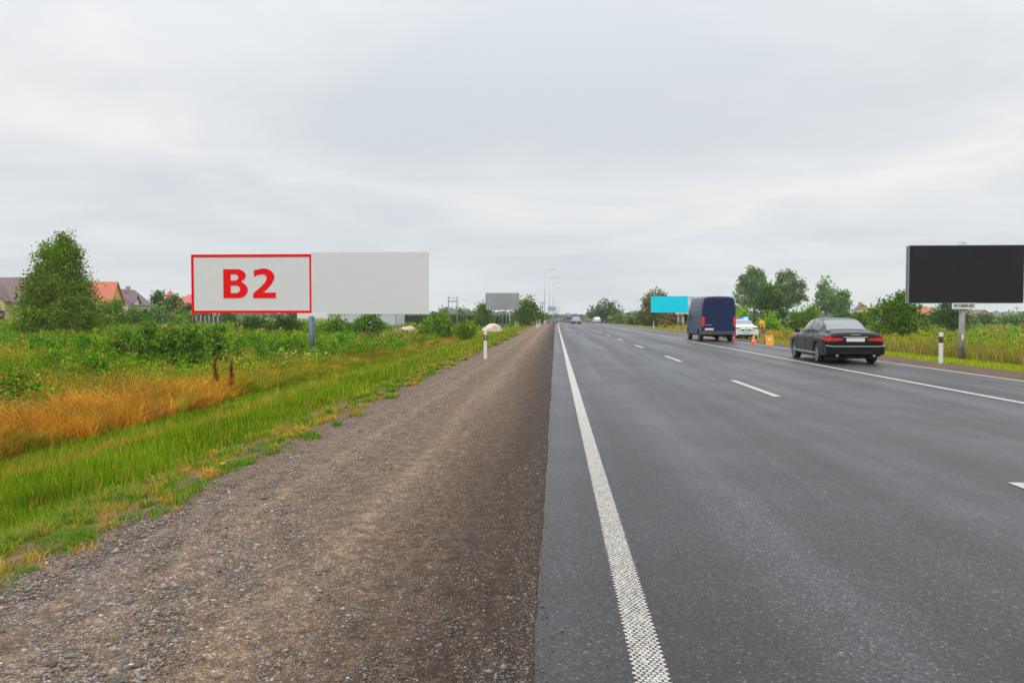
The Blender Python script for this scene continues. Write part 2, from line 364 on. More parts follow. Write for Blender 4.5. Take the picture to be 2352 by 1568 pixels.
def leaf_cols(idx, ncl, base, rng, hue=.18, warm=None):
    base = np.array(base); k = rng.uniform(.45, 1.45, ncl); h = rng.normal(0, hue, ncl)  # random clump tone; the wide range also paints in shade between clumps
    c = base[None, :] * k[:, None]; c[:, 0] *= 1 + h; c[:, 2] *= 1 - h * .5
    out = c[idx] * rng.uniform(.85, 1.15, len(idx))[:, None]
    if warm is not None:
        m = rng.random(len(idx)) < warm[0]; out[m] = np.array(warm[1]) * rng.uniform(.7, 1.3, m.sum())[:, None]
    return np.clip(out, .002, .8)
_seed = [100]
def plant(name, label, cat, X, Y, lobes, base, leaf, nclump, per, csize, trunk=None, group=None, elong=1.5, up=0, warm=None, zb=None, mbark=None, stems=6):
    """lobes are local to the foot of the plant; trunk=(radius, top height)"""
    _seed[0] += 1; rng = np.random.default_rng(_seed[0]); z0 = gzf(X, Y) if zb is None else zb
    root = thing(name, label, cat, (X, Y, z0), 0, group)
    C, P, idx = crown_points(lobes, nclump, per, csize, rng)
    keep = P[:, 2] > .03; P = P[keep]; idx = idx[keep]
    V, Q = quads_leaf(P, leaf, rng, up, elong); col = leaf_cols(idx, nclump, base, rng, warm=warm)
    np_obj('crown' if trunk and trunk[0] > .06 else 'foliage', V, quads=Q, cols=np.repeat(col, 4, 0), mat=MLEAF, parent=root)
    mb = MB(); sel = rng.choice(nclump, min(nclump, stems), replace=False)
    if trunk:
        r, h = trunk; bx, by = rng.normal(0, .03 * h, 2)
        mb.tube([(0, 0, -.2), (bx * .3, by * .3, h * .3), (bx, by, h * .65), (bx * 1.2, by, h)], [r * 1.25, r, r * .7, r * .2], 8)
        for s in sel:
            t = rng.uniform(.25, .7) * h; c = C[s]
            if c[2] < t: t = max(c[2] * .6, .1)
            p0 = Vector((bx * t / h, by * t / h, t)); mb.tube([p0, p0.lerp(Vector(c), .5) + Vector((0, 0, -.05 * h)), Vector(c)], [r * .4, r * .25, r * .06], 5)
        mb.build('trunk', mbark or MBARK, root, True)
    else:
        for s in sel:
            c = Vector(C[s]); b = Vector((c.x * .25, c.y * .25, -.1)); mb.tube([b, b.lerp(c, .55) + Vector((0, 0, .1 * c.z)), c], [.02 + .004 * c.z, .015, .005], 5)
        mb.build('stem', MBARK, root, True)
    return root
def blades(P, h, w, lean, cols, rng, droop=0.0):
    n = len(P); az = rng.uniform(0, 6.283, n); az2 = rng.uniform(0, 6.283, n)
    d = np.stack([np.cos(az), np.sin(az), 0 * az], 1) * (lean * h)[:, None]; s = np.stack([np.cos(az2), np.sin(az2), 0 * az], 1) * (w / 2)[:, None]
    up = np.array([0, 0, 1.0])[None, :] * h[:, None]
    m = P + up * .55 + d * .28; tp = P + up * (1 - droop) + d
    V = np.stack([P - s - up * .06, P + s - up * .06, m - s * .8, m + s * .8, tp], 1).reshape(-1, 3)
    b = np.arange(n) * 5
    return V, np.stack([b, b + 1, b + 3, b + 2], 1), np.stack([b + 2, b + 3, b + 4], 1), np.repeat(cols, 5, 0)
def patch_noise(X, Y, s, seed):
    r = np.random.default_rng(seed); a = 0
    for k in range(6):
        th = r.uniform(0, 6.28); f = s * r.uniform(.6, 2.2); a = a + np.sin((X * math.cos(th) + Y * math.sin(th)) * f + r.uniform(0, 6.28))
    return a / 6
def sampY(rng, n, y0, y1, p):
    u = rng.random(n); q = 1 - p
    return (y0 ** q + u * (y1 ** q - y0 ** q)) ** (1 / q)
def grass(name, label, sets, seed):
    rng = np.random.default_rng(seed); VV = []; QQ = []; TT = []; CC = []; b = 0
    for fn in sets:
        P, h, w, lean, col, droop = fn(rng)
        V, Q, T, C = blades(P, h, w, lean, col, rng, droop); VV.append(V); QQ.append(Q + b); TT.append(T + b); CC.append(C); b += len(V)
    o = np_obj(name, np.concatenate(VV), quads=np.concatenate(QQ), tris=np.concatenate(TT), cols=np.concatenate(CC), mat=MGRASS)
    tag(o, label, 'grass', kind='stuff'); return o
def pts(x, Y):
    X = x + shift(Y); return np.stack([X, Y, gz(X, Y)], 1)
def jit(c, n, rng, v=.3, hue=.15):
    c = np.array(c)[None, :] * rng.uniform(1 - v, 1 + v, n)[:, None]; c[:, 0] *= rng.uniform(1 - hue, 1 + hue, n); return c
GRN = (.115, .20, .005); OLV = (.22, .225, .018); GLD = (.52, .235, .034); BRN = (.26, .13, .045); LIM = (.19, .31, .012); DRY = (.40, .24, .06)

def verge(rng):
    n = 170000; Y = sampY(rng, n, 4.0, 300, 1.45); x = -3.3 - rng.random(n) ** .9 * 6.4
    edge = -3.75 + .35 * patch_noise(0 * Y, Y, 1.1, 8) + .15 * patch_noise(0 * Y, Y, 4, 9)
    k = x < edge - .15 * rng.random(n); th = np.clip((edge - x) / 1.5 * (1 + .8 * patch_noise(x, Y, 2.6, 16)), .0, 1)
    k &= rng.random(n) < .16 + .84 * th ** 1.3; x, Y, th = x[k], Y[k], th[k]; n = len(x)
    h = (.055 + .095 * th) * (1 + .5 * patch_noise(x, Y, 2.2, 13)) * rng.uniform(.6, 1.5, n) * np.where(rng.random(n) < .04, 1.7, 1); w = np.maximum(.006, .0010 * Y) * rng.uniform(.7, 1.3, n)
    col = jit(GRN, n, rng, .35, .25)
    pn = patch_noise(x, Y, .8, 11) + .4 * patch_noise(x, Y, 3, 12); col *= (1 + .45 * patch_noise(x, Y, 1.7, 14) + .3 * patch_noise(x, Y, 5, 15))[:, None]
    m = rng.random(n) < np.clip(.12 + pn * .5, .03, .6); col[m] = jit(LIM, m.sum(), rng)
    line = np.abs(x + 7.1 + .3 * np.sin(Y * .3)) < .35
    m = (rng.random(n) < .11 + .25 * np.clip(patch_noise(x, Y, 1.2, 17), 0, 1)) | (line & (rng.random(n) < .5)) | ((th < .35) & (rng.random(n) < .35)); col[m] = jit(DRY, m.sum(), rng)
    return pts(x, Y), h, w, rng.uniform(.05, .55, n), col, .0
def tufts(rng):
    nt_ = 620; Yt = sampY(rng, nt_, 4, 70, 1.1); xt = -3.05 - rng.random(nt_) ** .8 * 1.1 + .22 * patch_noise(0 * Yt, Yt, 1.1, 8); per = 60
    idx = np.repeat(np.arange(nt_), per); n = len(idx); rad = rng.uniform(.04, .16, nt_)[idx]; a = rng.uniform(0, 6.28, n); r = rad * np.sqrt(rng.random(n))
    x = xt[idx] + r * np.cos(a); Y = Yt[idx] + r * np.sin(a) * 1.3
    h = rng.uniform(.05, .14, nt_)[idx] * rng.uniform(.5, 1.3, n); w = np.maximum(.005, .0011 * Y)
    tc_ = rng.random(nt_)[idx]; col = np.where((tc_ < .6)[:, None], jit((.10, .19, .015), n, rng), np.where((tc_ < .8)[:, None], jit(OLV, n, rng), jit(DRY, n, rng)))
    return pts(x, Y), h, w, rng.uniform(.4, 1.3, n), col, .25
grass('verge_grass', 'short green grass on the bank beside the gravel shoulder', [verge, tufts], 21)
def dry(rng):
    n = 26000; Y = sampY(rng, n, 8, 150, 1.5); x = -8.9 - rng.random(n) ** 1.2 * 1.9 + .45 * patch_noise(0 * Y, Y, .5, 31) + .2 * patch_noise(0 * Y, Y, 2.5, 33)
    gap = patch_noise(0 * Y, Y, .22, 32) > .32 ; k = ~(gap & (rng.random(n) < .6) & (Y > 22)); x, Y = x[k], Y[k]; n = len(x)
    h = rng.uniform(.3, .85, n) * np.where(Y > 30, .8, 1) * (1 + .45 * patch_noise(x, Y, 1.6, 34)); w = np.maximum(.007, .0010 * Y) * rng.uniform(.6, 1.2, n)
    col = jit(GLD, n, rng, .35, .12); col *= (1 + .35 * patch_noise(x, Y, 1.3, 35))[:, None]; m = rng.random(n) < .25; col[m] = jit(BRN, m.sum(), rng); far = np.clip((Y - 20) / 5, 0, 1) * (1 - np.clip((Y - 58) / 12, 0, .7)); h = h * (1 - .35 * far); m = rng.random(n) < .16 + .78 * far + .6 * np.clip(patch_noise(x, Y, 1.1, 37), 0, 1) + .35 * np.clip(patch_noise(x, Y, .5, 36), 0, 1) + .3 * (x < -10.4); col[m] = jit(OLV, m.sum(), rng)
    return pts(x, Y), h, w, rng.uniform(.1, .75, n), col, .12
def tussocks(rng):
    nt_ = 1500; Yt = sampY(rng, nt_, 8, 130, 1.5); xt = -8.85 - rng.random(nt_) ** 1.5 * 2.6 + .45 * patch_noise(0 * Yt, Yt, .5, 31); per = 55; idx = np.repeat(np.arange(nt_), per); n = len(idx)
    far = (Yt > 22) & (rng.random(nt_) < np.where(Yt < 58, .85, .4)); a = rng.uniform(0, 6.28, n); r_ = .16 * np.sqrt(rng.random(n)); x = xt[idx] + r_ * np.cos(a); Y = Yt[idx] + r_ * np.sin(a)
    h = (rng.uniform(.45, 1.1, nt_) * np.where(Yt > 24, .6, 1) * np.where(xt > -9.2, .7, 1))[idx] * rng.uniform(.6, 1.15, n); w = np.maximum(.007, .0010 * Y); tk = rng.uniform(.55, 1.35, nt_)
    c = np.where((rng.random(nt_) < .70 - .9 * np.clip(patch_noise(xt, Yt, 1.1, 37), 0, 1))[:, None], np.array([GLD]), np.where((rng.random(nt_) < .5)[:, None], np.array([BRN]), np.array([OLV]))) * tk[:, None]; c[far] = np.array(OLV) * .9
    return pts(x, Y), h, w, rng.uniform(.15, 1.1, n), c[idx] * rng.uniform(.7, 1.3, (n, 1)), .22
grass('dry_grass', 'tall golden dry grass at the foot of the green bank', [dry, tussocks], 22)
def field(rng):
    n = 120000; Y = sampY(rng, n, 9, 190, 1.25); u = rng.random(n) ** 1.25; x = -10.5 - u * (6 + Y * .75)
    pn = patch_noise(x, Y, .22, 41) + .5 * patch_noise(x, Y, .8, 42); pm = patch_noise(x, Y, .12, 43)
    green = pn + .42 * np.clip((Y - 33) / 22, -1, 1) + .1 * np.clip((-x - 22) / 20, -1, 1)
    h = np.where(green > .1, .75, .58) * rng.uniform(.35, 1.4, n) * (1 + .5 * patch_noise(x, Y, 1.1, 47)) * (1 + .3 * np.clip(pm, -1, 1)); w = np.maximum(.010, .0013 * Y) * rng.uniform(.6, 1.4, n)
    col = jit(OLV, n, rng, .4, .3); m = green > rng.normal(.16, .2, n); col[m] = jit((.125, .26, .008), m.sum(), rng, .4, .35)
    m = (green < -.05) & (rng.random(n) < np.where(Y < 26, .55, .25)); col[m] = jit(GLD, m.sum(), rng, .35); m = (green < .05) & (pm > .05) & (rng.random(n) < .6); col[m] = jit((.30, .17, .08), m.sum(), rng, .3)
    col *= (1 + .6 * patch_noise(x, Y, .35, 48) + .35 * patch_noise(x, Y, 1.3, 49))[:, None] * .85; return pts(x, Y), h, w, rng.uniform(.05, .5, n), col, .03  # patchy weed tone, also painted in place of the meadow's self-shadowing
def fieldleaf(rng):
    n = 60000; Y = sampY(rng, n, 10, 120, 1.3); x = -11 - rng.random(n) ** 1.2 * (5 + Y * .75); pn = patch_noise(x, Y, .3, 46) + .3 * np.clip((Y - 30) / 22, -1, 1)
    k = pn > .24; x, Y = x[k], Y[k]; n = len(x); p = pts(x, Y); p[:, 2] += rng.random(n) * .8
    h = rng.uniform(.06, .16, n); w = np.maximum(.03, .0022 * Y) * rng.uniform(.6, 1.4, n)
    col = jit((.12, .25, .010), n, rng, .45, .3); return p, h, w, rng.uniform(.5, 2.0, n), col, .3
grass('wild_meadow', 'wild meadow of mixed green and brown weeds beyond the dry grass', [field, fieldleaf], 23)
def weeds(name, label, seed, n, y0, y1, p, xf, pal, sc=1.0):
    rng = np.random.default_rng(seed); Y = sampY(rng, n, y0, y1, p); x = xf(rng, n, Y); per = 34; idx = np.repeat(np.arange(n), per); m = len(idx)
    hgt = rng.uniform(.35, 1.15, n) * sc; rad = rng.uniform(.12, .42, n) * (1 + Y / 90); pn = patch_noise(x, Y, .25, seed) + .35 * rng.normal(size=n)
    t = rng.random(m) ** .7; a = rng.uniform(0, 6.28, m); rr_ = rad[idx] * np.sqrt(rng.random(m)) * (1.1 - .7 * t)
    P = pts(x[idx] + rr_ * np.cos(a), Y[idx] + rr_ * np.sin(a)); P[:, 2] += t * hgt[idx]
    k = np.clip(((pn + .9) / 1.8 * len(pal)).astype(int), 0, len(pal) - 1); col = np.array(pal)[k] * rng.uniform(.75, 1.3, (n, 1)); c = col[idx] * rng.uniform(.7, 1.3, (m, 1))
    V, Q = quads_leaf(P, np.maximum(.035, .0019 * Y[idx]), rng, .7, 2.0)
    o = np_obj(name, V, quads=Q, cols=np.repeat(c, 4, 0), mat=MLEAF); tag(o, label, 'weeds', kind='stuff')
weeds('leafy_weeds', 'leafy weeds of many greens and browns scattered through the left meadow', 71, 4200, 11, 130, 1.35, lambda rng, n, Y: -10.6 - rng.random(n) ** 1.2 * (5 + Y * .75), [(.28, .16, .08), (.34, .23, .045), (.18, .20, .02), (.10, .20, .010), (.16, .28, .010), (.06, .125, .012), (.045, .095, .012)])
def rverge(rng):
    n = 50000; Y = sampY(rng, n, 18, 300, 1.5); x = 13.5 + rng.random(n) * 9.0; k = x > 13.75 + .2 * patch_noise(0 * Y, Y, .8, 52); x, Y = x[k], Y[k]; n = len(x)
    h = rng.uniform(.05, .13, n) * np.where(x > 16, 1.6, .8); w = np.maximum(.012, .0014 * Y)
    col = jit((.22, .31, .012), n, rng, .3, .25); m = rng.random(n) < .18; col[m] = jit(DRY, m.sum(), rng)
    return pts(x, Y), h, w, rng.uniform(.1, .5, n), col, 0
def rfield(rng):
    n = 90000; Y = sampY(rng, n, 22, 260, 1.35); x = 21.6 + rng.random(n) ** 1.3 * (12 + Y * .55) + .25 * patch_noise(0 * Y, Y, .7, 53)
    d = (x - 21.6); h = np.where(d < 9, .72, .5) * rng.uniform(.45, 1.3, n); w = np.maximum(.012, .0013 * Y) * rng.uniform(.6, 1.4, n)
    pn = patch_noise(x, Y, .15, 54)
    col = jit(OLV, n, rng, .35, .3); m = rng.random(n) < np.clip((d - 4) / 14 + .15 + pn * .3, .1, .9); col[m] = jit((.125, .25, .010), m.sum(), rng, .35, .3)
    m = (rng.random(n) < np.clip(.62 - d / 18, .05, .6)); col[m] = jit((.29, .20, .095), m.sum(), rng, .35)
    m = (Y > 60) & (d < 12) & (rng.random(n) < .35); col[m] = jit(GLD, m.sum(), rng)
    return pts(x, Y), h, w, rng.uniform(.05, .4, n), col, .02
grass('verge_grass', 'short yellow green grass strip beside the right hand gravel', [rverge], 24)
weeds('leafy_weeds', 'leafy weeds and brown seed heads scattered through the right meadow', 72, 2600, 26, 200, 1.35, lambda rng, n, Y: 22 + rng.random(n) ** 1.3 * (12 + Y * .5), [(.30, .20, .10), (.28, .23, .05), (.19, .22, .02), (.14, .24, .012), (.12, .25, .010)], .8)
grass('wild_meadow', 'tall meadow grass with brownish tops behind the right strip', [rfield], 25)

# loose stones on the near shoulder
def stones():
    rng = np.random.default_rng(77); n = 95000; Y = sampY(rng, n, 2.7, 36, 1.8); x = -3.3 + rng.random(n) ** 1.1 * 3.2
    ne = 2600; x[:ne] = -.12 + rng.normal(0, .05, ne) + np.where(rng.random(ne) < .06, rng.uniform(0, .35, ne), 0)
    p = pts(x, Y); p[:, 2] += np.where(x > -.1, .012, 0); p[:, 2] += .003 + np.where(np.abs(x + 1.5) < 1.15, fine(x, Y), 0) + np.clip((-2.8 - x) / .4, 0, 1) * .018; s = np.minimum(rng.lognormal(-5.38, .50, n), .028) * np.where(x < -1.7, 1.25, .8)
    s = np.maximum(s, Y * .00045); s[:2600] *= .75
    base = np.array([(1, 0, 0), (0, 1, 0), (-1, 0, 0), (0, -1, 0), (0, 0, 1), (0, 0, -1.)]); V = base[None] * rng.uniform(.6, 1.3, (n, 6, 1)) + rng.normal(0, .12, (n, 6, 3))
    V *= np.stack([rng.uniform(.8, 1.7, n), rng.uniform(.7, 1.2, n), rng.uniform(.35, .75, n)], 1)[:, None, :]
    a = rng.uniform(0, 6.28, n); c, sn = np.cos(a)[:, None], np.sin(a)[:, None]
    V = np.stack([V[..., 0] * c - V[..., 1] * sn, V[..., 0] * sn + V[..., 1] * c, V[..., 2]], -1) * s[:, None, None] + p[:, None, :]; V[..., 2] += (s * .12)[:, None]
    g = rng.random(n); col = jit((.185, .145, .11), n, rng, .65, .08)
    m = g < .38; col[m] = jit((.19, .178, .170), m.sum(), rng, .6, .05); m = g > .86; col[m] = jit((.19, .125, .085), m.sum(), rng, .4); m = g > .985; col[m] = jit((.5, .48, .45), m.sum(), rng, .25, .05)
    m = x > -1.0; col[m] *= .7
    f = np.array([(0, 1, 4), (1, 2, 4), (2, 3, 4), (3, 0, 4), (1, 0, 5), (2, 1, 5), (3, 2, 5), (0, 3, 5)])
    T = (np.arange(n)[:, None, None] * 6 + f[None]).reshape(-1, 3)
    m_ = bpy.data.materials.new('stone'); m_.use_nodes = True; t = m_.node_tree; a_ = N(t, 'ShaderNodeVertexColor'); a_.layer_name = 'Col'
    L(t, a_.outputs[0], t.nodes['Principled BSDF'].inputs['Base Color']); t.nodes['Principled BSDF'].inputs['Roughness'].default_value = .8
    o = np_obj('loose_gravel', V.reshape(-1, 3), tris=T, cols=np.repeat(col, 6, 0), mat=m_); tag(o, 'loose grey and brown stones lying on the near shoulder', 'gravel', kind='stuff')
stones()
def flowers():
    rng = np.random.default_rng(91); V = []; Q = []; C = []
    spots = [(x0, x1, Y, z, n) for x0, x1, Y, z, n in ((612, 700, 44, 815, 75), (700, 762, 42, 820, 65), (640, 730, 40, 828, 22))]
    for x0, x1, Y, py, n in spots:
        for i in range(n):
            yy = Y + rng.uniform(-2, 2); X, Z = at(rng.uniform(x0, x1), py + rng.normal(0, 6), yy); s = rng.uniform(.04, .07); b = len(V)
            for q in range(6): V.append((X + s * math.cos(q * 1.047), yy + s * math.sin(q * 1.047) * .9, Z + .4 * s * math.sin(q * 1.047) + rng.normal(0, .004)))
            Q += [(b, b + 1, b + 2, b + 3), (b, b + 3, b + 4, b + 5)]; C += [(.78, .78, .70)] * 6
            b = len(V); g = gzf(X, yy); V += [(X - .006, yy, g), (X + .006, yy, g), (X + .005, yy, Z), (X - .005, yy, Z)]; Q.append((b, b + 1, b + 2, b + 3)); C += [(.09, .17, .02)] * 4
    o = np_obj('daisies', V, quads=Q, cols=np.array(C), mat=MGRASS); tag(o, 'white daisies flowering around the large billboard pole', 'flowers', kind='stuff')
flowers()
def dandelion(px, py, Y, lab):
    X, Z = at(px, py, Y); z = gzf(X, Y); r = thing('dandelion', lab, 'flower', (X, Y, z))
    m = MB(); m.tube([(0, 0, 0), (.01, 0, .09)], .004, 5).build('stem', M('stalk', (.10, .17, .03), .8), r)
    f = MB()
    for k in range(14):
        a = k * .449; f.add([(.01, 0, .088), (.01 + .028 * math.cos(a - .15), .028 * math.sin(a - .15), .10), (.01 + .03 * math.cos(a + .15), .03 * math.sin(a + .15), .10)], [(0, 1, 2)])
    f.build('petals', M('yellow_petal', (.75, .45, .01), .7), r)
dandelion(826, 921, 13.4, 'yellow dandelion flower at the gravel edge, farther one'); dandelion(510, 1083, 7.9, 'yellow dandelion flower at the gravel edge, nearer one')

# dock plants (dark red seed heads)
def dock(px, Y, h, lab, seed):
    X, _ = at(px, 800, Y); rng = np.random.default_rng(seed); z = gzf(X, Y); r = thing('dock_plant', lab, 'plant', (X, Y, z)); st = MB()
    P = []
    for k in range(1):
        a = rng.uniform(0, 6.28); tx, ty = .10 * math.cos(a), .10 * math.sin(a); hh = h * rng.uniform(.85, 1)
        st.tube([(0, 0, 0), (tx * .4, ty * .4, hh * .5), (tx, ty, hh)], [.012, .009, .004], 5)
        t = rng.uniform(.45, 1, 420); P.append(np.stack([tx * t ** 1.2 + rng.normal(0, 1, 420) * .07 * (1.15 - t), ty * t ** 1.2 + rng.normal(0, 1, 420) * .07 * (1.15 - t), hh * t], 1))
    st.build('stem', M('dock_stem', (.16, .07, .03), .8), r); P = np.concatenate(P)
    V, Q = quads_leaf(P, .035, rng, .5); np_obj('seed_head', V, quads=Q, cols=np.repeat(jit((.19, .05, .025), len(P), rng), 4, 0), mat=MLEAF, parent=r)
dock(500, 21.5, 1.25, 'dark red dock plant at the dry grass edge, left of two', 1); dock(529, 21.2, 1.3, 'dark red dock plant at the dry grass edge, right of two', 2)

# ---------------------------------------------------------------- bushes and trees, placed by where they stand
G1 = (.085, .165, .007); G2 = (.120, .21, .010); G3 = (.045, .095, .008); G4 = (.065, .125, .028); G5 = (.16, .31, .008); G6 = (.105, .195, .065)
def bush(x0, x1, ytop, Y, col, label, name='shrub', cat='shrub', leaf=None, dens=1.0, nl=4, depth=.9, group=None, warm=None, up=0, elong=1.5, taper=.25):
    (Xa, _), (Xb, zt) = at(x0, ytop, Y), at(x1, ytop, Y); X = (Xa + Xb) / 2; w = (Xb - Xa) / 2; z0 = gzf(X, Y); h = zt - z0
    rng = np.random.default_rng(int(x0 * 7 + ytop)); lobes = []
    for k in range(nl):
        u = (k + .5) / nl * 2 - 1; hh = h * (1 - .28 * abs(u) ** 1.5) * (1 if k == nl // 2 else rng.uniform(.8, .98)); rx = w * (1.15 / nl + .16)
        lobes.append((u * (w - rx), rng.uniform(-.3, .3) * w * depth, hh * .52, rx, w * depth * .6, hh * .50, taper))
    lf = leaf or max(.05, Y * .0021); area = w * h * 2; ncl = int(np.clip(area / (lf * lf) * .19 * dens, 50, 600)); per = 30
    return plant(name, label, cat, X, Y, lobes, col, lf, ncl, per, max(lf * 1.6, .07 * min(w, h)), None, group, elong, up, warm, stems=7)
def tree(x0, x1, ytop, Y, col, label, name='tree', base=.25, lobes=None, leaf=None, dens=1.0, tr=.14, warm=None, up=0, csz=1.0, mb=None, nmax=800, elong=1.5, zb=None):
    (Xa, _), (Xb, zt) = at(x0, ytop, Y), at(x1, ytop, Y); X = (Xa + Xb) / 2; w = (Xb - Xa) / 2; z0 = gzf(X, Y) if zb is None else zb; h = zt - z0
    ls = [(u * w, v * w, h * (base + (1 - base) * c), rx * w, ry * w, rz * h * (1 - base), tp) for u, v, c, rx, ry, rz, tp in lobes]
    lf = leaf or max(.10, Y * .0021); area = w * h * 2; ncl = int(np.clip(area / (lf * lf) * .19 * dens, 60, nmax)); per = 34
    return plant(name, label, 'tree', X, Y, ls, col, lf, ncl, per, max(lf * 1.7, .055 * min(w * 2, h)) * csz, (tr, h * .9), None, elong, up, warm, zb, mb, stems=12)
BIRCH = [(0, 0, .10, .90, .85, .13, 0), (0, 0, .24, .92, .85, .14, .1), (-.02, 0, .38, .84, .8, .14, .15), (.02, 0, .52, .72, .7, .14, .2), (.0, 0, .65, .58, .55, .13, .25), (-.16, 0, .76, .34, .4, .12, .3), (.16, 0, .80, .34, .4, .13, .3), (-.24, .05, .88, .12, .14, .11, .5), (.12, 0, .92, .15, .15, .11, .6), (.28, 0, .80, .13, .15, .12, .5)]
tree(28, 238, 543, 66, (.12, .195, .005), 'tall dense birch standing alone in the meadow at left', 'birch_tree', .02, BIRCH, .135, 2.3, .16, mb=MBIRCH, nmax=1100, csz=.75)
ROUND = [(-.35, 0, .42, .6, .6, .42, .1), (.35, 0, .45, .62, .6, .42, .1), (0, .1, .66, .62, .6, .36, .2)]
TALLR = [(-.3, 0, .40, .55, .6, .38, .0), (.3, 0, .42, .6, .6, .40, .1), (-.1, 0, .75, .6, .5, .27, .2), (.2, 0, .62, .6, .5, .25, .1)]
CONE = [(0, 0, .45, .95, .95, .5, .85)]
# left background
for a in [
 (196, 266, 680, 92, G2, 'light green bush right of the lone birch'), (236, 304, 685, 100, G1, 'mid green bush in front of the purple roofed house'),
 (280, 352, 700, 108, G1, 'bush at the right end of the brown roofed houses'), (330, 394, 699, 118, G6, 'greyish bush below the pointed conifer'),
 (380, 446, 700, 116, G2, 'bush in front of the red roof beside the billboard'),
 (430, 500, 716, 150, G4, 'dark bluish bush behind the yard fence'), (490, 552, 719, 150, G4, 'second dark bluish bush behind the yard fence, nearer the pole'),
 (538, 628, 716, 90, G3, 'very dark bush under the left billboard panel'), (606, 708, 714, 86, G3, 'very dark bush just left of the billboard pole'),
 (724, 812, 722, 84, G2, 'low mid green bush right of the billboard pole'), (796, 902, 713, 80, G1, 'rounded bush under the blank billboard panel'),
 (956, 1062, 714, 76, G2, 'broad green bush between the two sand heaps'), (1030, 1098, 726, 73, G2, 'lower green bush at the edge of the bank'),
 (1005, 1036, 708, 210, G6, 'far tree like bush left of the transformer pole'), (1036, 1064, 704, 215, G6, 'far tree like bush right of the transformer pole')]:
    bush(*a)
tree(348, 378, 662, 130, G4, 'pointed conifer left of the red spire', 'conifer', .05, CONE, dens=1.3)
tree(366, 428, 678, 134, G4, 'round dark tree in front of the red spire', 'tree', .1, ROUND)
tree(1088, 1132, 697, 150, G1, 'small ragged tree left of the grey billboard', 'tree', .1, [(0, 0, .35, .95, .8, .38, .5), (.1, 0, .7, .45, .5, .32, .6)])
tree(1174, 1244, 682, 150, G1, 'large leafy tree right of the grey billboard', 'tree', .02, [(-.3, 0, .32, .68, .7, .34, .1), (.3, 0, .40, .62, .7, .42, .1), (.02, 0, .72, .55, .5, .30, .2)], dens=1.3)
tree(1233, 1252, 721, 172, G1, 'small pointed tree next to the guard rail start', 'tree', .02, CONE)
# willow shrubs in the meadow
for a in [(248, 318, 752, 36, 'leftmost willow shrub in the meadow row'), (300, 372, 738, 34, 'second willow shrub from the left in the meadow row'), (352, 425, 736, 33, 'middle willow shrub of the meadow row'), (408, 478, 739, 32.5, 'fourth willow shrub from the left in the meadow row'), (462, 532, 744, 34, 'rightmost willow shrub, left of the pole')]:
    bush(*a[:4], (.105, .19, .022), a[4], name='willow_shrub', group='willow shrubs in the meadow', leaf=.085, up=1.3, elong=2.4, dens=.9, taper=.0, nl=5)
for a in [(-25, 95, 852, 19.5, 'dark green leafy weed clump at the left picture edge'), (150, 225, 762, 40, 'upright green weeds below the birch'), (50, 135, 764, 42, 'upright green weeds at the foot of the birch'), (95, 150, 800, 31, 'dark weed clump in the meadow below the birch'), (560, 640, 800, 38, 'dark green weeds left of the billboard pole base'), (180, 262, 812, 29, 'leafy weeds in front of the left end of the willow row')]:
    bush(*a[:4], (.09, .22, .010), a[4], name='weed_clump', cat='weeds', leaf=.075, up=.8, dens=.7)
for a in [(536, 640, 768, 52, 'bright green nettle mass left of the billboard pole', (.12, .26, .008)), (640, 705, 775, 47, 'smaller bright nettle mass beside the billboard pole', (.12, .25, .010)), (745, 850, 764, 56, 'bright green nettle mass right of the billboard pole', (.12, .28, .008)), (850, 942, 776, 52, 'low bright nettle mass below the tan sand heap', (.13, .29, .008)),
          (815, 880, 764, 68, 'pinkish brown weed patch left of the earth heap', (.22, .12, .075)), (884, 962, 770, 64, 'pinkish brown weed patch below the earth heap', (.22, .12, .07)), (205, 262, 775, 38, 'yellow green weeds between the birch and the willow shrubs', (.15, .25, .015))]:
    bush(*a[:4], a[5], a[4], name='weed_clump', cat='weeds', leaf=.10, up=1.0, elong=2.0, dens=.9, taper=.3, nl=6)
# right background
tree(1355, 1434, 693, 232, G4, 'wide domed tree beyond the white saloon', 'tree', .0, [(-.45, 0, .40, .50, .5, .42, .1), (.42, 0, .38, .52, .5, .40, .1), (0, 0, .58, .62, .5, .42, .2)], dens=1.5)
for a in [
 (1398, 1446, 724, 178, G6, 'green bush behind the small road signs'), (1440, 1478, 723, 168, G6, 'grey green bush right of the strutted pole'), (1468, 1512, 718, 166, G2, 'light bush left of the golden tree'),
 (1520, 1582, 715, 160, (.17, .085, .03), 'rusty brown bush under the cyan billboard'), (1552, 1600, 713, 158, G1, 'green bush behind the cyan billboard post'),
 (1682, 1730, 702, 106, G5, 'bright green bush behind the police car'), (1734, 1798, 707, 102, G5, 'bright green bush behind the man in yellow'),
 (1810, 1852, 702, 116, G1, 'dark green bush right of the bright bush'), (1834, 1884, 693, 114, G2, 'taller green bush left of the black saloon roof'),
 (1918, 1972, 706, 132, G4, 'dark low bush below the yellow gabled house'), (1955, 2000, 712, 120, G1, 'low bush left of the broad leafy shrub'),
 (2126, 2166, 718, 165, G4, 'dark hazy bush below the orange roof'), (2212, 2246, 722, 175, G6, 'small bush left of the pink house'), (2246, 2276, 724, 185, G4, 'small bush in front of the pink house'),
 (2290, 2330, 722, 180, G6, 'hazy bush right of the pink house'), (2318, 2372, 716, 178, G6, 'hazy bush at the right picture edge')]:
    bush(*a)
tree(1463, 1545, 670, 162, (.12, .125, .020), 'golden brown tree partly behind the cyan billboard', 'tree', .0, [(-.1, 0, .42, .8, .7, .42, .1), (.1, 0, .68, .68, .6, .32, .3)], warm=(.28, (.20, .12, .03)), dens=1.3)
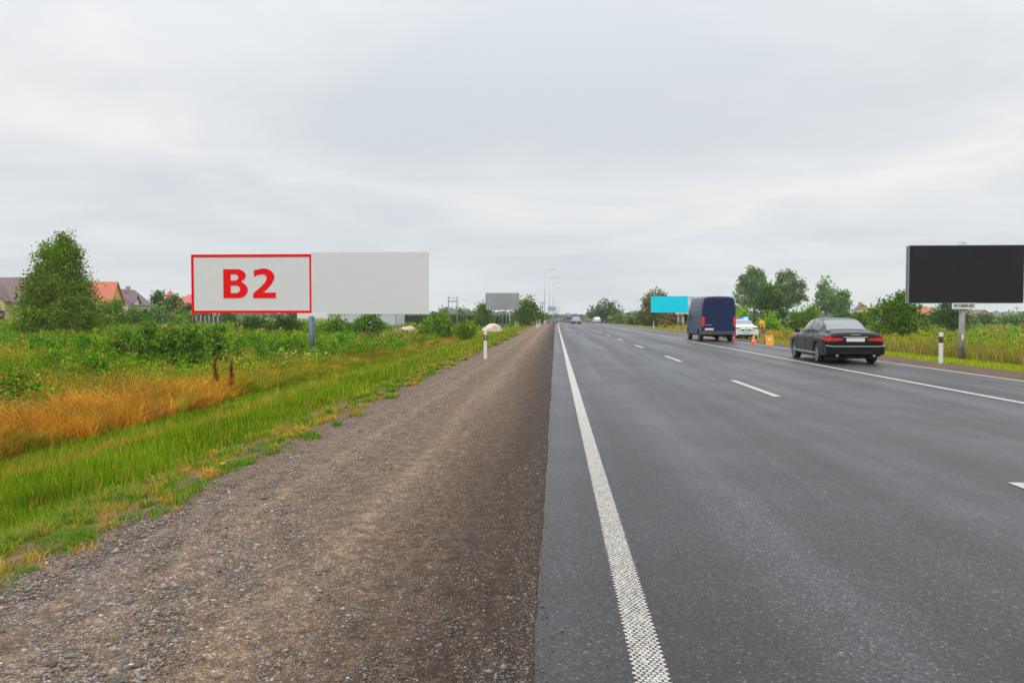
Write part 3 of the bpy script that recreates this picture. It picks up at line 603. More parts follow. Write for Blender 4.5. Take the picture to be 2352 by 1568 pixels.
POP = [(-.55, 0, .42, .30, .4, .36, .0), (-.15, 0, .62, .32, .4, .38, .2), (.22, 0, .66, .28, .4, .34, .3), (.5, 0, .45, .34, .4, .32, .1), (-.45, .1, .68, .24, .3, .20, .2)]
tree(1682, 1784, 616, 200, G6, 'tall airy poplar behind the police car, left of the pair', 'poplar_tree', .12, POP, dens=1.1, csz=.8, tr=.25)
tree(1764, 1858, 623, 205, G6, 'tall airy poplar with bare trunk, right of the pair', 'poplar_tree', .22, [(-.1, 0, .72, .5, .5, .28, .2), (.35, 0, .55, .45, .5, .3, .1), (.6, 0, .35, .35, .3, .15, .1), (-.35, 0, .5, .3, .3, .22, .1), (0, 0, .3, .35, .3, .12, 0)], dens=.95, csz=.8, tr=.28, mb=MBIRCH)
tree(1720, 1814, 660, 142, G3, 'round dark tree in front of the two poplars', 'tree', .0, TALLR, dens=1.3)
tree(1868, 1930, 638, 190, G6, 'poplar behind the black saloon', 'poplar_tree', .15, [(-.1, 0, .7, .6, .5, .3, .2), (.2, 0, .42, .7, .5, .25, .1), (-.5, 0, .4, .4, .3, .22, .1)], dens=1.1, csz=.85, tr=.22, mb=MBIRCH)
tree(1912, 1957, 664, 193, G6, 'smaller poplar touching the one behind the black saloon', 'poplar_tree', .15, [(0, 0, .5, .7, .5, .45, .3)], dens=1.1, csz=.85)
tree(1993, 2130, 672, 80, (.075, .15, .006), 'broad leafy shrub tree left of the dark billboard', 'tree', .0, [(-.45, 0, .40, .52, .6, .40, .1), (.45, 0, .42, .52, .6, .42, .1), (.1, 0, .60, .5, .5, .36, .3), (-.35, 0, .70, .22, .3, .22, .4), (.15, 0, .82, .25, .3, .18, .4)], leaf=.2, dens=1.2, tr=.1)
tree(2146, 2226, 686, 112, G3, 'dark round tree behind the dark billboard pole', 'tree', .0, ROUND, dens=1.2)
# hedge and far wood
def hedge():
    (Xa, _), (Xb, zt) = at(905, 724, 195), at(1180, 725, 195); z0 = gzf(Xa, 195); r = thing('hedge', 'long dark clipped hedge behind the sand heaps', 'hedge', ((Xa + Xb) / 2, 195, z0)); rng = np.random.default_rng(5)
    n = 9000; L_ = Xb - Xa; h = zt - z0
    P = np.stack([rng.uniform(-L_ / 2, L_ / 2, n), rng.uniform(-1, 1, n), rng.random(n) ** .6 * h], 1); V, Q = quads_leaf(P, .42, rng)
    np_obj('foliage', V, quads=Q, cols=np.repeat(jit((.035, .075, .014), n, rng), 4, 0), mat=MLEAF, parent=r)
hedge()
def farwood():
    rng = np.random.default_rng(9); n = 42000; px = rng.uniform(-150, 2500, n); Y = rng.uniform(560, 900, n)
    X = (px - 1276) / F * Y; hmax = 5.8 + 2.6 * patch_noise(px, 0 * px, .02, 61) + 1.5 * patch_noise(px, Y, .09, 62)
    z = -2.2 + rng.random(n) ** .8 * np.maximum(hmax + 1.5, 1.5); z += np.where((px > 1235) & (px < 1345), -2.0, 0)
    V, Q = quads_leaf(np.stack([X, Y, z], 1), 1.5, rng); o = np_obj('far_wood', V, quads=Q, cols=np.repeat(jit((.045, .08, .03), n, rng, .35), 4, 0), mat=MLEAF)
    tag(o, 'hazy distant line of woods on the horizon', 'woods', kind='stuff')
farwood()

# ---------------------------------------------------------------- earth and sand heaps
def heap(name, label, x0, x1, ytop, Y, col, seed, ybase=None):
    (Xa, _), (Xb, zt) = at(x0, ytop, Y), at(x1, ytop, Y); X = (Xa + Xb) / 2; w = (Xb - Xa) / 2; z0 = gzf(X, Y) - .1; h = max(zt - z0, .5); r = np.random.default_rng(seed)
    n = 36; g = np.linspace(-1.1, 1.1, n); U, W = np.meshgrid(g, g); rad = np.sqrt(U ** 2 + W ** 2); s1, s2 = r.uniform(-.25, .25, 2)
    ra = np.sqrt((U - s1 * (1 - rad)) ** 2 + W ** 2) * (1 + .18 * np.sin(np.arctan2(W, U) * 3 + seed)); Z = h * np.minimum(np.tanh(np.maximum(1.02 - ra, -.2) * 1.9) * 1.02, .96)
    Z += .12 * h * patch_noise(U * w, W * w, 2.2, seed) + .07 * h * patch_noise(U * w, W * w, 9, seed + 1)
    i = (np.arange(n - 1)[:, None] * n + np.arange(n - 1)[None]).ravel(); V = np.stack([U * w, W * w * .8, Z], -1).reshape(-1, 3)
    o = np_obj(name, V, quads=np.stack([i, i + 1, i + n + 1, i + n], -1), mat=M('heap_' + label[:8], col, .95, var=.35, scale=1.6, bump=.8), smooth=True)
    o.location = (X, Y, z0); tag(o, label, 'heap')
heap('sand_heap', 'pale sand heap with a rounded top left of the grey billboard', 1101, 1154, 741.5, 112, (.56, .47, .37), 4)
heap('sand_heap', 'lower tan sand heap left of the broad bush', 906, 966, 748, 96, (.55, .44, .31), 6)
heap('earth_heap', 'brown earth heap in front of the tan sand', 892, 942, 753, 90, (.20, .12, .065), 8)

# ---------------------------------------------------------------- text
def bake(o, name, mat, parent):
    dg = bpy.context.evaluated_depsgraph_get(); me = bpy.data.meshes.new_from_object(o.evaluated_get(dg)); bpy.data.objects.remove(o)
    me.materials.clear(); me.materials.append(mat); n = bpy.data.objects.new(name, me); COL.objects.link(n); n.parent = parent; return n
def text(s, size, mat, parent, loc, name='lettering', bold=0, rotz=0, sx=1, face=(R(90), 0)):
    c = bpy.data.curves.new('t', 'FONT'); c.body = s; c.size = size; c.align_x = 'CENTER'; c.align_y = 'CENTER'; c.extrude = .006; c.offset = bold
    o = bpy.data.objects.new('t', c); COL.objects.link(o); n = bake(o, name, mat, parent)
    n.location = loc; n.rotation_euler = (R(90), 0, rotz); n.scale = (sx, 1, 1); return n
def outline(loops, s, ox, oz, mat, parent, y, name):
    c = bpy.data.curves.new('t', 'CURVE'); c.dimensions = '2D'; c.fill_mode = 'BOTH'; c.extrude = .006
    for lp in loops:
        sp = c.splines.new('POLY'); sp.points.add(len(lp) - 1); sp.use_cyclic_u = True
        for p, (u, v) in zip(sp.points, lp): p.co = ((u - ox) * s, (oz - v) * s, 0, 1)
    o = bpy.data.objects.new('t', c); COL.objects.link(o); n = bake(o, name, mat, parent); n.location = (0, y, 0); n.rotation_euler = (R(90), 0, 0); return n
def arc(cx, cy, rx, ry, a0, a1, n=14): return [(cx + rx * math.cos(R(a0 + (a1 - a0) * i / n)), cy + ry * math.sin(R(a0 + (a1 - a0) * i / n))) for i in range(n + 1)]

# ---------------------------------------------------------------- billboards
steel = M('grey_steel', (.105, .135, .175), .5, .3, var=.15, scale=4); dark_steel = M('dark_steel', (.05, .055, .06), .5, .3)
concrete = M('concrete', (.30, .285, .26), .9, var=.3, scale=5, bump=.3)
panelm = M('blank_panel', (.70, .69, .71), .9, var=.02, scale=2, spec=.05); redm = M('red_vinyl', (.95, .0, .0), 1, var=.03, spec=.0); red2 = M('red_lettering', (.88, .008, .012), 1, var=.03, spec=.0)
def b2_board():
    Y = 42.0; (Xp, _) = at(716, 700, Y); z0 = gzf(Xp, Y); r = thing('billboard', 'long grey billboard on one round pole with red B2 on its left half', 'billboard', (Xp, Y, z0))
    def zl(py): return at(716, py, Y)[1] - z0
    xl = at(440, 650, Y)[0] - Xp; xr = at(985, 650, Y)[0] - Xp; zb, zt = zl(719), zl(584)
    MB().tube([(0, 0, -.3), (0, 0, zl(726))], .155, 20).build('pole', steel, r, True)
    f = MB(); f.bb(xl + .04, -.01, .03, .42, zb + .03, zt + .015).bb(.01, xr - .14, .03, .42, zl(721) + .03, zl(580.5) - .03); f.build('frame', dark_steel, r)
    MB().bb(xl, 0, -.02, .028, zb, zt).build('left_panel', panelm, r); MB().bb(.003, xr, -.035, .028, zl(721), zl(580)).build('right_panel', panelm, r)
    MB().bb(at(677, 0, Y)[0] - Xp, at(748, 0, Y)[0] - Xp, -.06, .025, zl(731), zl(719) - .005).build('name_plate', M('white_plate', (.72, .72, .715), .7, var=.03), r)
    b = .135; br = MB(); y0, y1 = -.034, -.022
    br.bb(xl, 0, y0, y1, zt - b, zt).bb(xl, 0, y0, y1, zb, zb + b).bb(xl, xl + b, y0, y1, zb + b, zt - b).bb(-b * .75, 0, y0, y1, zb + b, zt - b); br.build('red_border', redm, r)
    s = (0 - xl) / (1558 - 185); ox, oz = 1558, 858
    B = [[(553, 365)] + arc(705, 438, 106, 73, -90, 60) + [(765, 510)] + arc(715, 598, 118, 92, -50, 90) + [(553, 690)],
         [(638, 423)] + arc(685, 457.5, 41, 34.5, -90, 90) + [(638, 492)], [(638, 549)] + arc(695, 590.5, 50, 41.5, -90, 90) + [(638, 632)]]
    T = [[(903, 377)] + arc(1012, 455, 125, 98, -118, 18, 12)[0:] + [(1112, 520), (1070, 572), (1010, 628), (1152, 628), (1152, 690), (894, 690), (894, 637), (985, 562), (1030, 515), (1049, 475), (1047, 450), (1030, 430), (1000, 422), (955, 429), (903, 450)]]
    for lp in (B, T): n = outline(lp, s, ox, oz, red2, r, -.03, 'lettering'); n.location = (0, -.029, zb)
b2_board()
def dark_board():
    Y = 43.3; Xp, _ = at(2209, 760, Y); z0 = gzf(Xp, Y) ; r = thing('billboard', 'dark blank billboard with a phone number plate on a rusty pole', 'billboard', (Xp, Y, z0))
    def zl(py): return at(2209, py, Y)[1] - z0
    def xl(px): return at(px, 650, Y)[0] - Xp
    zb, zt = zl(695), zl(564)
    m = M('rusty_pole', (.28, .27, .25), .7, .2, var=.45, scale=2.2, bump=.2)
    MB().tube([(0, 0, -.3), (0, 0, zl(703))], .15, 18).build('pole', m, r, True)
    mm = bpy.data.materials.new('dark_poster'); mm.use_nodes = True; t = mm.node_tree; b = t.nodes['Principled BSDF']; c = N(t, 'ShaderNodeTexCoord')
    vo = N(t, 'ShaderNodeTexVoronoi', i_Scale=1.4, i_Randomness=.0, distance='CHEBYCHEV'); L(t, c.outputs['Object'], vo.inputs[0]); sc = N(t, 'ShaderNodeSeparateColor'); L(t, vo.outputs['Color'], sc.inputs[0])
    L(t, ramp(t, sc.outputs[0], [(0, (.0225, .0185, .022)), (.5, (.024, .020, .0235)), (1, (.026, .0215, .025))]), b.inputs['Base Color']); b.inputs['Roughness'].default_value = .8; b.inputs['Specular IOR Level'].default_value = .1
    MB().bb(xl(2089), xl(2351), -.02, .03, zb, zt).build('poster_panel', mm, r)
    fr = MB(); fr.bb(xl(2088), xl(2352), .032, .10, zb - .03, zt + .03).bb(xl(2088), xl(2352), .34, .42, zb - .03, zt + .02)
    x = xl(2088)
    for zz in (zb, (zb + zt) / 2, zt - .06): fr.bb(x, x + .05, .10, .34, zz, zz + .06)
    fr.bb(x, x + .05, .20, .24, zb, zt); fr.bb(x + .3, -x, .1, .34, zb - .02, zb + .08); fr.build('frame', M('galvanised', (.33, .36, .35), .5, .4), r)
    MB().bb(xl(2183.5), xl(2237.5), -.21, -.17, zl(709.5), zl(696)).build('number_plate', M('plate_white', (.75, .76, .76), .6, var=.04), r)
    tx = text('067-5050-352', .26, M('black_print', (.03, .03, .035), .7), r, ((xl(2184) + xl(2237)) / 2, -.217, zl(702.2)), bold=.006)
    wd = max(v.co.x for v in tx.data.vertices) - min(v.co.x for v in tx.data.vertices); hd = max(v.co.y for v in tx.data.vertices) - min(v.co.y for v in tx.data.vertices)
    tx.scale = (.86 * (xl(2237) - xl(2184)) / wd, .17 / hd, 1)
    MB().bb(-.07, .03, -.162, -.145, zl(780), zl(768)).build('sticker', M('plate_white'), r)
    h = MB()
    for dx, ww in ((-.05, .16), (.12, .14)):
        h.tube([(dx + ww * math.cos(a), .15, zt + .02 + ww * math.sin(a) * 1.1) for a in np.linspace(0, math.pi, 10)], .01, 5)
    h.build('wire_loop', dark_steel, r)
dark_board()
def grey_board():
    Y = 143; Xp, _ = at(1154, 740, Y); z0 = gzf(Xp, Y); r = thing('billboard', 'small far grey billboard on a thin pole beside the leafy tree', 'billboard', (Xp, Y, z0))
    zl = lambda py: at(1154, py, Y)[1] - z0; xl = lambda px: at(px, 690, Y)[0] - Xp
    MB().tube([(0, .2, -.3), (0, .2, zl(715))], .12, 12).build('pole', steel, r, True)
    MB().bb(xl(1116) - .05, xl(1192) + .03, .03, .4, zl(711.5) - .03, zl(673) + .02).build('frame', dark_steel, r)
    MB().bb(xl(1116), xl(1192), -.02, .028, zl(711.5), zl(673)).build('poster_panel', M('grey_poster', (.30, .30, .34), .35, var=.2, scale=.35), r)
grey_board()
def cyan_board():
    Y = 146; Xp, _ = at(1558.5, 740, Y); z0 = gzf(Xp, Y); r = thing('billboard', 'bright cyan billboard with a white half, partly behind the van', 'billboard', (Xp, Y, z0))
    zl = lambda py: at(1558, py, Y)[1] - z0; xl = lambda px: at(px, 690, Y)[0] - Xp
    MB().tube([(0, .2, -.3), (0, .2, zl(719))], .12, 12).build('pole', M('galvanised'), r, True)
    MB().bb(xl(1495) + .05, xl(1622), .03, .4, zl(717), zl(681)).build('frame', dark_steel, r)
    MB().bb(xl(1495), xl(1580), -.03, .028, zl(717.5), zl(680)).build('cyan_panel', M('cyan_vinyl', (.0, .66, .92), .9, var=.06, scale=.8, spec=.0), r)
    MB().bb(xl(1580) + .01, xl(1624), -.02, .028, zl(717), zl(681.5)).build('white_panel', M('plate_white'), r)
    MB().bb(xl(1580) + .015, xl(1624), -.03, -.022, zl(717), zl(701)).build('blue_band', M('pale_blue', (.25, .50, .68), .6), r)
    text('ОВ', .75, M('navy_print', (.06, .12, .35), .7), r, (xl(1588), -.03, zl(686.5)))
    MB().bb(xl(1552), xl(1582), -.06, -.01, zl(722), zl(718)).build('name_plate', M('plate_white'), r); MB().bb(xl(1557), xl(1578), -.07, -.062, zl(720.8), zl(719.2)).build('text_bar', redm, r)
cyan_board()
def far_boards():
    Y = 540; g = lambda px, py: at(px, py, Y); X0, _ = g(1272, 715); z0 = gzf(X0, Y); r = thing('billboard', 'far billboard with blue sky picture and white half above the guard rail', 'billboard', (X0, Y, z0))
    zl = lambda py: g(1272, py)[1] - z0; xl = lambda px: g(px, 700)[0] - X0
    MB().tube([(0, .3, 0), (0, .3, zl(716))], .3, 10).build('pole', steel, r); MB().bb(xl(1258), xl(1276), -.1, .1, zl(714), zl(709)).build('lower_picture', M('grey_print', (.33, .38, .38), .7, var=.5, scale=.8), r)
    MB().bb(xl(1258), xl(1276), -.1, .1, zl(709) + .01, zl(704)).build('blue_picture', M('blue_print', (.12, .32, .68), .7, var=.2, scale=.6), r); MB().bb(xl(1276) + .02, xl(1287), -.1, .1, zl(718), zl(704)).build('white_panel', M('plate_white'), r)
    MB().bb(xl(1258), xl(1276), -.12, .1, zl(718.5), zl(714) - .05).build('name_plate', M('plate_white'), r)
    Y = 430; X0, _ = at(1270, 730, Y); z0 = gzf(X0, Y); r = thing('fuel_station', 'far filling station canopy with dark edge above the guard rail', 'building', (X0, Y, z0)); zl = lambda py: at(1270, py, Y)[1] - z0; xl = lambda px: at(px, 700, Y)[0] - X0
    MB().bb(xl(1254), xl(1287), 0, 8, zl(727.5), zl(723.5)).build('canopy', M('dark_teal', (.05, .09, .10), .6), r)
    for a in (1256, 1267, 1285): MB().bb(xl(a), xl(a + 2.5), .3, .8, 0, zl(727.5) - .01).build('column', concrete, r)
    MB().bb(xl(1269), xl(1285), 1, 1.4, zl(736), zl(728.5)).build('sign_panel', M('light_blue_sign', (.22, .48, .62), .5, var=.4, scale=1), r)
    MB().bb(xl(1258.6), xl(1266.8), 1, 1.4, zl(736), zl(729)).build('kiosk_wall', M('kiosk', (.25, .24, .25), .7, var=.6, scale=.9), r)
far_boards()

# ---------------------------------------------------------------- roadside posts, lamps, poles, rail
wpost = M('white_plastic', (.72, .71, .68), .5, var=.1, scale=5); blk = M('black_band', (.02, .02, .022), .6); refl = M('reflector_grey', (.45, .45, .47), .3, .3)
def post(px, pyb, pyt, X_or, Y, label, refl_m=None, w=.12, group='roadside marker posts', flat=False):
    X = X_or; z0 = gzf(X, Y) + .004; ht = at(px, pyt, Y)[1] - z0; r = thing('marker_post', label, 'post', (X, Y, z0), 0, group)
    d = w * .75
    body = MB(); pf = [(-w / 2, -d / 2), (w / 2, -d / 2), (w * .36, d / 2), (-w * .36, d / 2)]
    body.prism(pf, 'z', -.1, ht * .66); b2 = body.v
    top = [(-w / 2, 0), (w / 2, 0)]
    body.prism(pf, 'z', ht * .86, ht * .96); n = len(body.v)
    body.add([(*pf[0], ht * .961), (*pf[1], ht * .961), (*pf[2], ht * .961), (*pf[3], ht * .961), (*pf[0], ht * .965), (*pf[1], ht), (*pf[2], ht), (*pf[3], ht * .965)], [(0, 1, 5, 4), (1, 2, 6, 5), (2, 3, 7, 6), (3, 0, 4, 7), (4, 5, 6, 7)])
    body.build('post_body', wpost, r)
    q = [(x * 1.03, y * 1.03) for x, y in pf]; MB().prism(q, 'z', ht * .661, ht * .859).build('black_band', blk, r)
    MB().bb(-w * .16, w * .16, -d * .56 - .006, -d * .52, ht * .685, ht * .84).build('reflector', refl_m or refl, r); return r
Xl = -2.52
post(1115, 822, 760, at(1115, 822, 28.4)[0], 28.4, 'white marker post with black band on the left gravel')
post(2160, 832, 763, at(2160, 832, 27.6)[0], 27.6, 'white marker post with red reflector left of the dark billboard pole', M('reflector_red', (.35, .015, .02), .3))
for px, pyt, Y, lab in ((1232, 737, 104, 'nearest of three far marker posts on the left shoulder'), (1236, 734.5, 112, 'middle of three far marker posts on the left shoulder'), (1240.3, 734, 121, 'farthest of three far marker posts on the left shoulder')): post(px, 0, pyt, at(px, 740, Y)[0], Y, lab)
post(1501.4, 0, 737.6, at(1501.4, 745, 110)[0], 110, 'white marker post in front of the cyan billboard'); post(1407.5, 0, 734, at(1407.5, 740, 182)[0], 182, 'white marker post below the white direction sign')

lampm = M('lamp_pole_grey', (.42, .44, .46), .5, .4)
def lamp():
    r = thing('street_lamp', '', 'street lamp')
    MB().tube([(0, 0, -.3), (0, 0, 4), (0, 0, 9.6)], [.08, .065, .05], 10).build('pole', lampm, r, True)
    MB().tube([(0, 0, 9.55), (.06, 0, 9.8), (.35, 0, 9.92), (1.4, 0, 10.05)], [.055, .05, .04, .035], 8).build('arm', lampm, r, True)
    MB().add([(1.3, -.12, 10.02), (1.95, -.09, 10.03), (1.95, .09, 10.03), (1.3, .12, 10.02), (1.3, -.1, 10.12), (1.9, -.06, 10.10), (1.9, .06, 10.10), (1.3, .1, 10.12)], [(0, 1, 2, 3), (4, 7, 6, 5), (0, 4, 5, 1), (1, 5, 6, 2), (2, 6, 7, 3), (3, 7, 4, 0)]).build('lamp_head', M('lamp_head_grey', (.2, .21, .22), .5), r); return r
lp = lamp(); ords = ['nearest', 'second', 'third', 'fourth', 'fifth', 'sixth', 'seventh', 'eighth', 'ninth']
for i, px in enumerate((1251, 1262, 1268.6, 1272, 1276.2, 1280.5, 1284.5, 1289, 1293)):
    Y = 146 + 28.5 * i; X = at(px, 720, Y)[0]; o = lp if i == 0 else copy_tree(lp); o.location = (X, Y, gzf(X, Y)); o['group'] = 'street lamps along the left side'
    o['label'] = ('nearest and tallest looking street lamp in the left row' if i == 0 else ords[i] + ' street lamp from the camera in the left row')
def rail():
    Y0, Y1 = 140, 420; X = lambda Y: -1.95 + float(shift(Y)); r = thing('guard_rail', 'grey steel guard rail along the far left shoulder', 'guard rail', (X(Y0), Y0, 0)); b = MB(); xs = X(Y0)
    prof = [(0, -.15), (.05, -.11), (.05, -.06), (0, -.02), (0, .02), (.05, .06), (.05, .11), (0, .15), (-.02, .15), (-.02, -.15)]
    ys = list(np.arange(Y0, Y1 + 1, 7.0)); vs = []; fs = []; n = len(prof)
    for j, y in enumerate(ys):
        z = gzf(X(y), y) + (.62 if j else .2)
        vs += [(X(y) - xs + u, y - Y0, z + v) for u, v in prof]
        if j: fs += [((j - 1) * n + k, (j - 1) * n + (k + 1) % n, j * n + (k + 1) % n, j * n + k) for k in range(n)]
    b.add(vs, fs); b.build('rail', M('galvanised'), r)
    for y in ys[1:]:
        MB().bb(X(y) - xs - .12, X(y) - xs - .03, y - Y0 - .05, y - Y0 + .05, gzf(X(y), y) - .1, gzf(X(y), y) + .72).build('rail_post', M('galvanised'), r)
rail()
def striped(px, py0, py1, Y, w, label, name='hazard_marker', grey=None):
    X, zt = at(px, py0, Y); z0 = gzf(X, Y); zb = at(px, py1, Y)[1]; r = thing(name, label, 'road marker', (X, Y, z0)); h = zt - zb
    MB().bb(-.04, .04, .03, .1, -.1, zb - z0 if grey is None else zb - z0 + .02).build('post', M('galvanised'), r); n = 5
    MB().bb(-w / 2, w / 2, 0, .025, zb - z0, zt - z0).build('panel', M('plate_white'), r)
    s = MB()
    for k in range(n):
        a = zb - z0 + h * k / n; s.add([(-w / 2, -.006, a), (w / 2, -.006, a + h * .18), (w / 2, -.006, min(a + h * .28, zt - z0)), (-w / 2, -.006, a + h * .10)], [(0, 1, 2, 3)])
    s.build('red_stripe', M('red_stripe', (.65, .04, .03), .5), r)
striped(1251.3, 736.5, 743.5, 139, .4, 'red and white striped marker at the guard rail start')
striped(1569.3, 727.5, 742, 83, .19, 'red and white striped panel on a post left of the van')

def pole(px, pyt, pyb, Y, w, label, mat=concrete, arms=(), name='utility_pole', strut=None, ins=True):
    X, zt = at(px, pyt, Y); z0 = gzf(X, Y); r = thing(name, label, 'pole', (X, Y, z0)); h = zt - z0
    MB().tube([(0, 0, -.2), (0, 0, h)], [w * .6, w * .4], 8).build('pole', mat, r, True)
    for a, hw_ in arms:
        MB().bb(-hw_, hw_, -.06, .06, h - a - .06, h - a + .06).build('cross_arm', mat, r)
        i = MB()
        for u in (-1, -.35, .35, 1): i.tube([(u * hw_ * .92, 0, h - a + .06), (u * hw_ * .92, 0, h - a + .3)], .05, 6)
        i.build('insulator', M('insulator', (.5, .5, .5), .3), r)
    if strut: MB().tube([(strut, 0, 0), (0, 0, h * .85)], w * .4, 8).build('strut', mat, r, True)
    return r
def h_frame():
    Y = 180; X, zt = at(1040, 681, Y); z0 = gzf(X, Y); h = zt - z0; r = thing('transformer_pole', 'twin pole transformer frame with crossbars behind the broad bush', 'pole', (X, Y, z0))
    for s in (-1, 1): MB().tube([(s, 0, -.2), (s, 0, h)], [.17, .12], 8).build('pole', concrete, r, True)
    for a in (.35, 1.1, 1.25, 3.0, 3.9): MB().bb(-1.15, 1.15, -.07, .07, h - a, h - a + .12).build('crossbar', M('galvanised'), r)
    for u in (-.6, -.2, .2, .6): MB().tube([(u, 0, h - 1.1), (u, 0, h - .65)], .05, 6).build('insulator', M('insulator', (.5, .5, .5), .3), r)
    MB().bb(-.75, .75, -.4, .4, h - 3.85, h - 3.05).build('transformer_box', M('grey_box', (.25, .28, .27), .6), r)
h_frame()
pole(1068.5, 705, 724, 260, .22, 'small dark cross armed pole right of the transformer frame', M('wood_pole', (.10, .09, .08), .8), ((.6, 1.0), (1.5, .7)))
pole(1136, 698, 746, 150, .24, 'thick pale concrete pole left of the grey billboard post')
pole(1147, 700, 750, 152, .12, 'thin pale pole just left of the grey billboard post', name='metal_post'); pole(1163.6, 700, 750, 154, .13, 'thin pale pole just right of the grey billboard post', name='metal_post')
pole(1160.3, 708, 735, 240, .25, 'far dark pole with cross arm behind the grey billboard', M('wood_pole'), ((.4, 1.1),), strut=1.8)
pole(1170.8, 718, 742, 180, .32, 'short pale pole left of the large leafy tree')
pole(1246, 692, 730, 200, .24, 'tall thin pole left of the nearest street lamp', M('wood_pole2', (.22, .2, .19), .8), ((.5, .8), (1.6, .6)))
pole(928, 733, 753, 100, .12, 'lone thin post above the tan sand heap', name='metal_post')
pole(1429.6, 707, 742, 192, .28, 'pale concrete pole with strut near the yellow diamond sign', concrete, ((.5, .7),), strut=1.3)
pole(1996, 722, 747, 150, .2, 'short white pole left of the broad leafy shrub tree'); pole(2291, 716, 748, 190, .24, 'white strutted pole right of the pink house', concrete, strut=-1.3)
pole(2336, 704, 748, 200, .24, 'tall thin pole near the right picture edge', concrete, ((.4, .7),)); pole(2142, 722, 745, 170, .2, 'leaning strutted post below the orange roof', concrete, strut=1.8)
def wire(a, b, label, sag=.5):
    p = Vector((at(a[0], a[1], a[2])[0], a[2], at(a[0], a[1], a[2])[1])); q = Vector((at(b[0], b[1], b[2])[0], b[2], at(b[0], b[1], b[2])[1]))
    o = MB().tube([p.lerp(q, t) - Vector((0, 0, sag * 4 * t * (1 - t))) for t in np.linspace(0, 1, 12)], .018, 4).build('overhead_wire', M('wire', (.08, .08, .08), .7)); tag(o, label, 'wire')
wire((1050, 684, 180), (1160.3, 708, 240), 'overhead wire from the transformer frame to the pole behind the grey billboard'); wire((1430, 708, 192), (1560, 715, 240), 'overhead wire running right from the strutted pole')
wire((2291, 717, 190), (2336, 706, 200), 'overhead wire between the two poles by the pink house')

# road signs
def sign_post(px, pyt, Y, lab, name='road_sign'):
    X, zt = at(px, pyt, Y); z0 = gzf(X, Y); r = thing(name, lab, 'road sign', (X, Y, z0)); MB().tube([(0, .04, -.1), (0, .04, zt - z0)], .035, 6).build('post', M('galvanised'), r); return r, zt - z0
r, h = sign_post(1433, 721, 185, 'yellow diamond priority sign with white border')
MB().add([(0, -.02, h + .05), (.38, -.02, h - .33), (0, -.02, h - .71), (-.38, -.02, h - .33), (0, .02, h + .05), (.38, .02, h - .33), (0, .02, h - .71), (-.38, .02, h - .33)], [(0, 1, 2, 3), (4, 7, 6, 5), (0, 4, 5, 1), (1, 5, 6, 2), (2, 6, 7, 3), (3, 7, 4, 0)]).build('plate', M('plate_white'), r)
MB().add([(0, -.03, h - .08), (.25, -.03, h - .33), (0, -.03, h - .58), (-.25, -.03, h - .33)], [(0, 1, 2, 3)]).build('yellow_diamond', M('sign_yellow', (.85, .45, .01), .5), r)
r, h = sign_post(1420.2, 721, 180, 'white triangular warning sign with red edge and plate beneath')
MB().prism([(-.42, h - .62), (.42, h - .62), (0, h + .12)], 'y', -.03, .0).build('red_triangle', M('red_stripe'), r); MB().prism([(-.29, h - .55), (.29, h - .55), (0, h - .04)], 'y', -.04, -.032).build('white_triangle', M('plate_white'), r)
MB().add([(-.18, -.045, h - .42), (.18, -.045, h - .36), (.18, -.045, h - .30), (-.18, -.045, h - .34)], [(0, 1, 2, 3)]).build('symbol', blk, r); MB().bb(-.35, .35, -.03, 0, h - .95, h - .66).build('plate', M('plate_white'), r)
r, h = sign_post(1404, 726, 182, 'white rectangular place sign right of the domed tree'); MB().bb(-.45, .45, -.03, 0, h - .46, h).build('plate', M('plate_white'), r); MB().bb(-.36, .36, -.04, -.032, h - .27, h - .19).build('text_bar', M('sign_grey', (.4, .42, .4), .6), r)
r, h = sign_post(1395, 736.5, 235, 'low blue direction sign at the road crest'); MB().bb(-.52, .52, -.03, 0, h - .66, h).build('plate', M('sign_blue', (.05, .18, .62), .5), r)
for u in (-.3, .0, .3): MB().bb(u - .09, u + .07, -.04, -.032, h - .46, h - .22).build('text_bar', M('plate_white'), r)
r, h = sign_post(1387, 738, 238, 'low black and white chevron board left of the blue sign', 'chevron_board')
MB().bb(-.7, .5, -.03, 0, h - .5, h - .0).build('plate', M('plate_white'), r)
for u in (-.5, -.1, .3): MB().add([(u - .12, -.035, h - .5), (u + .04, -.035, h - .5), (u + .2, -.035, h), (u + .04, -.035, h)], [(0, 1, 2, 3)]).build('chevron', blk, r)

# cones and board
con = M('cone_orange', (.85, .09, .01), .5, var=.06); conw = M('cone_white', (.72, .50, .42), .5)
def cone():
    r = thing('traffic_cone', '', 'traffic cone'); MB().bb(-.19, .19, -.19, .19, 0, .035).build('base', con, r, bevel=.008); H = .52; rad = lambda z: .135 - (.135 - .025) * z / H
    b = MB()
    for a, c in ((.035, .16), (.24, .34), (.43, .52)): b.tube([(0, 0, a), (0, 0, c)], [rad(a), rad(c)], 16)
    b.build('cone_body', con, r, False)
    for a, c in ((.16, .24), (.34, .43)): MB().tube([(0, 0, a), (0, 0, c)], [rad(a) + .002, rad(c) + .002], 16, False).build('white_band', conw, r, True)
    return r
c1 = cone(); c2 = copy_tree(c1)
for o, px, Y, lab in ((c1, 1731.5, 43.5, 'orange and white cone behind the right rear wheel of the police car'), (c2, 1683.6, 48.7, 'orange and white cone beside the right rear wheel of the van')):
    X = at(px, 785, Y)[0]; o.location = (X, Y, gzf(X, Y) + .014); o['label'] = lab; o['group'] = 'traffic cones behind the police car'
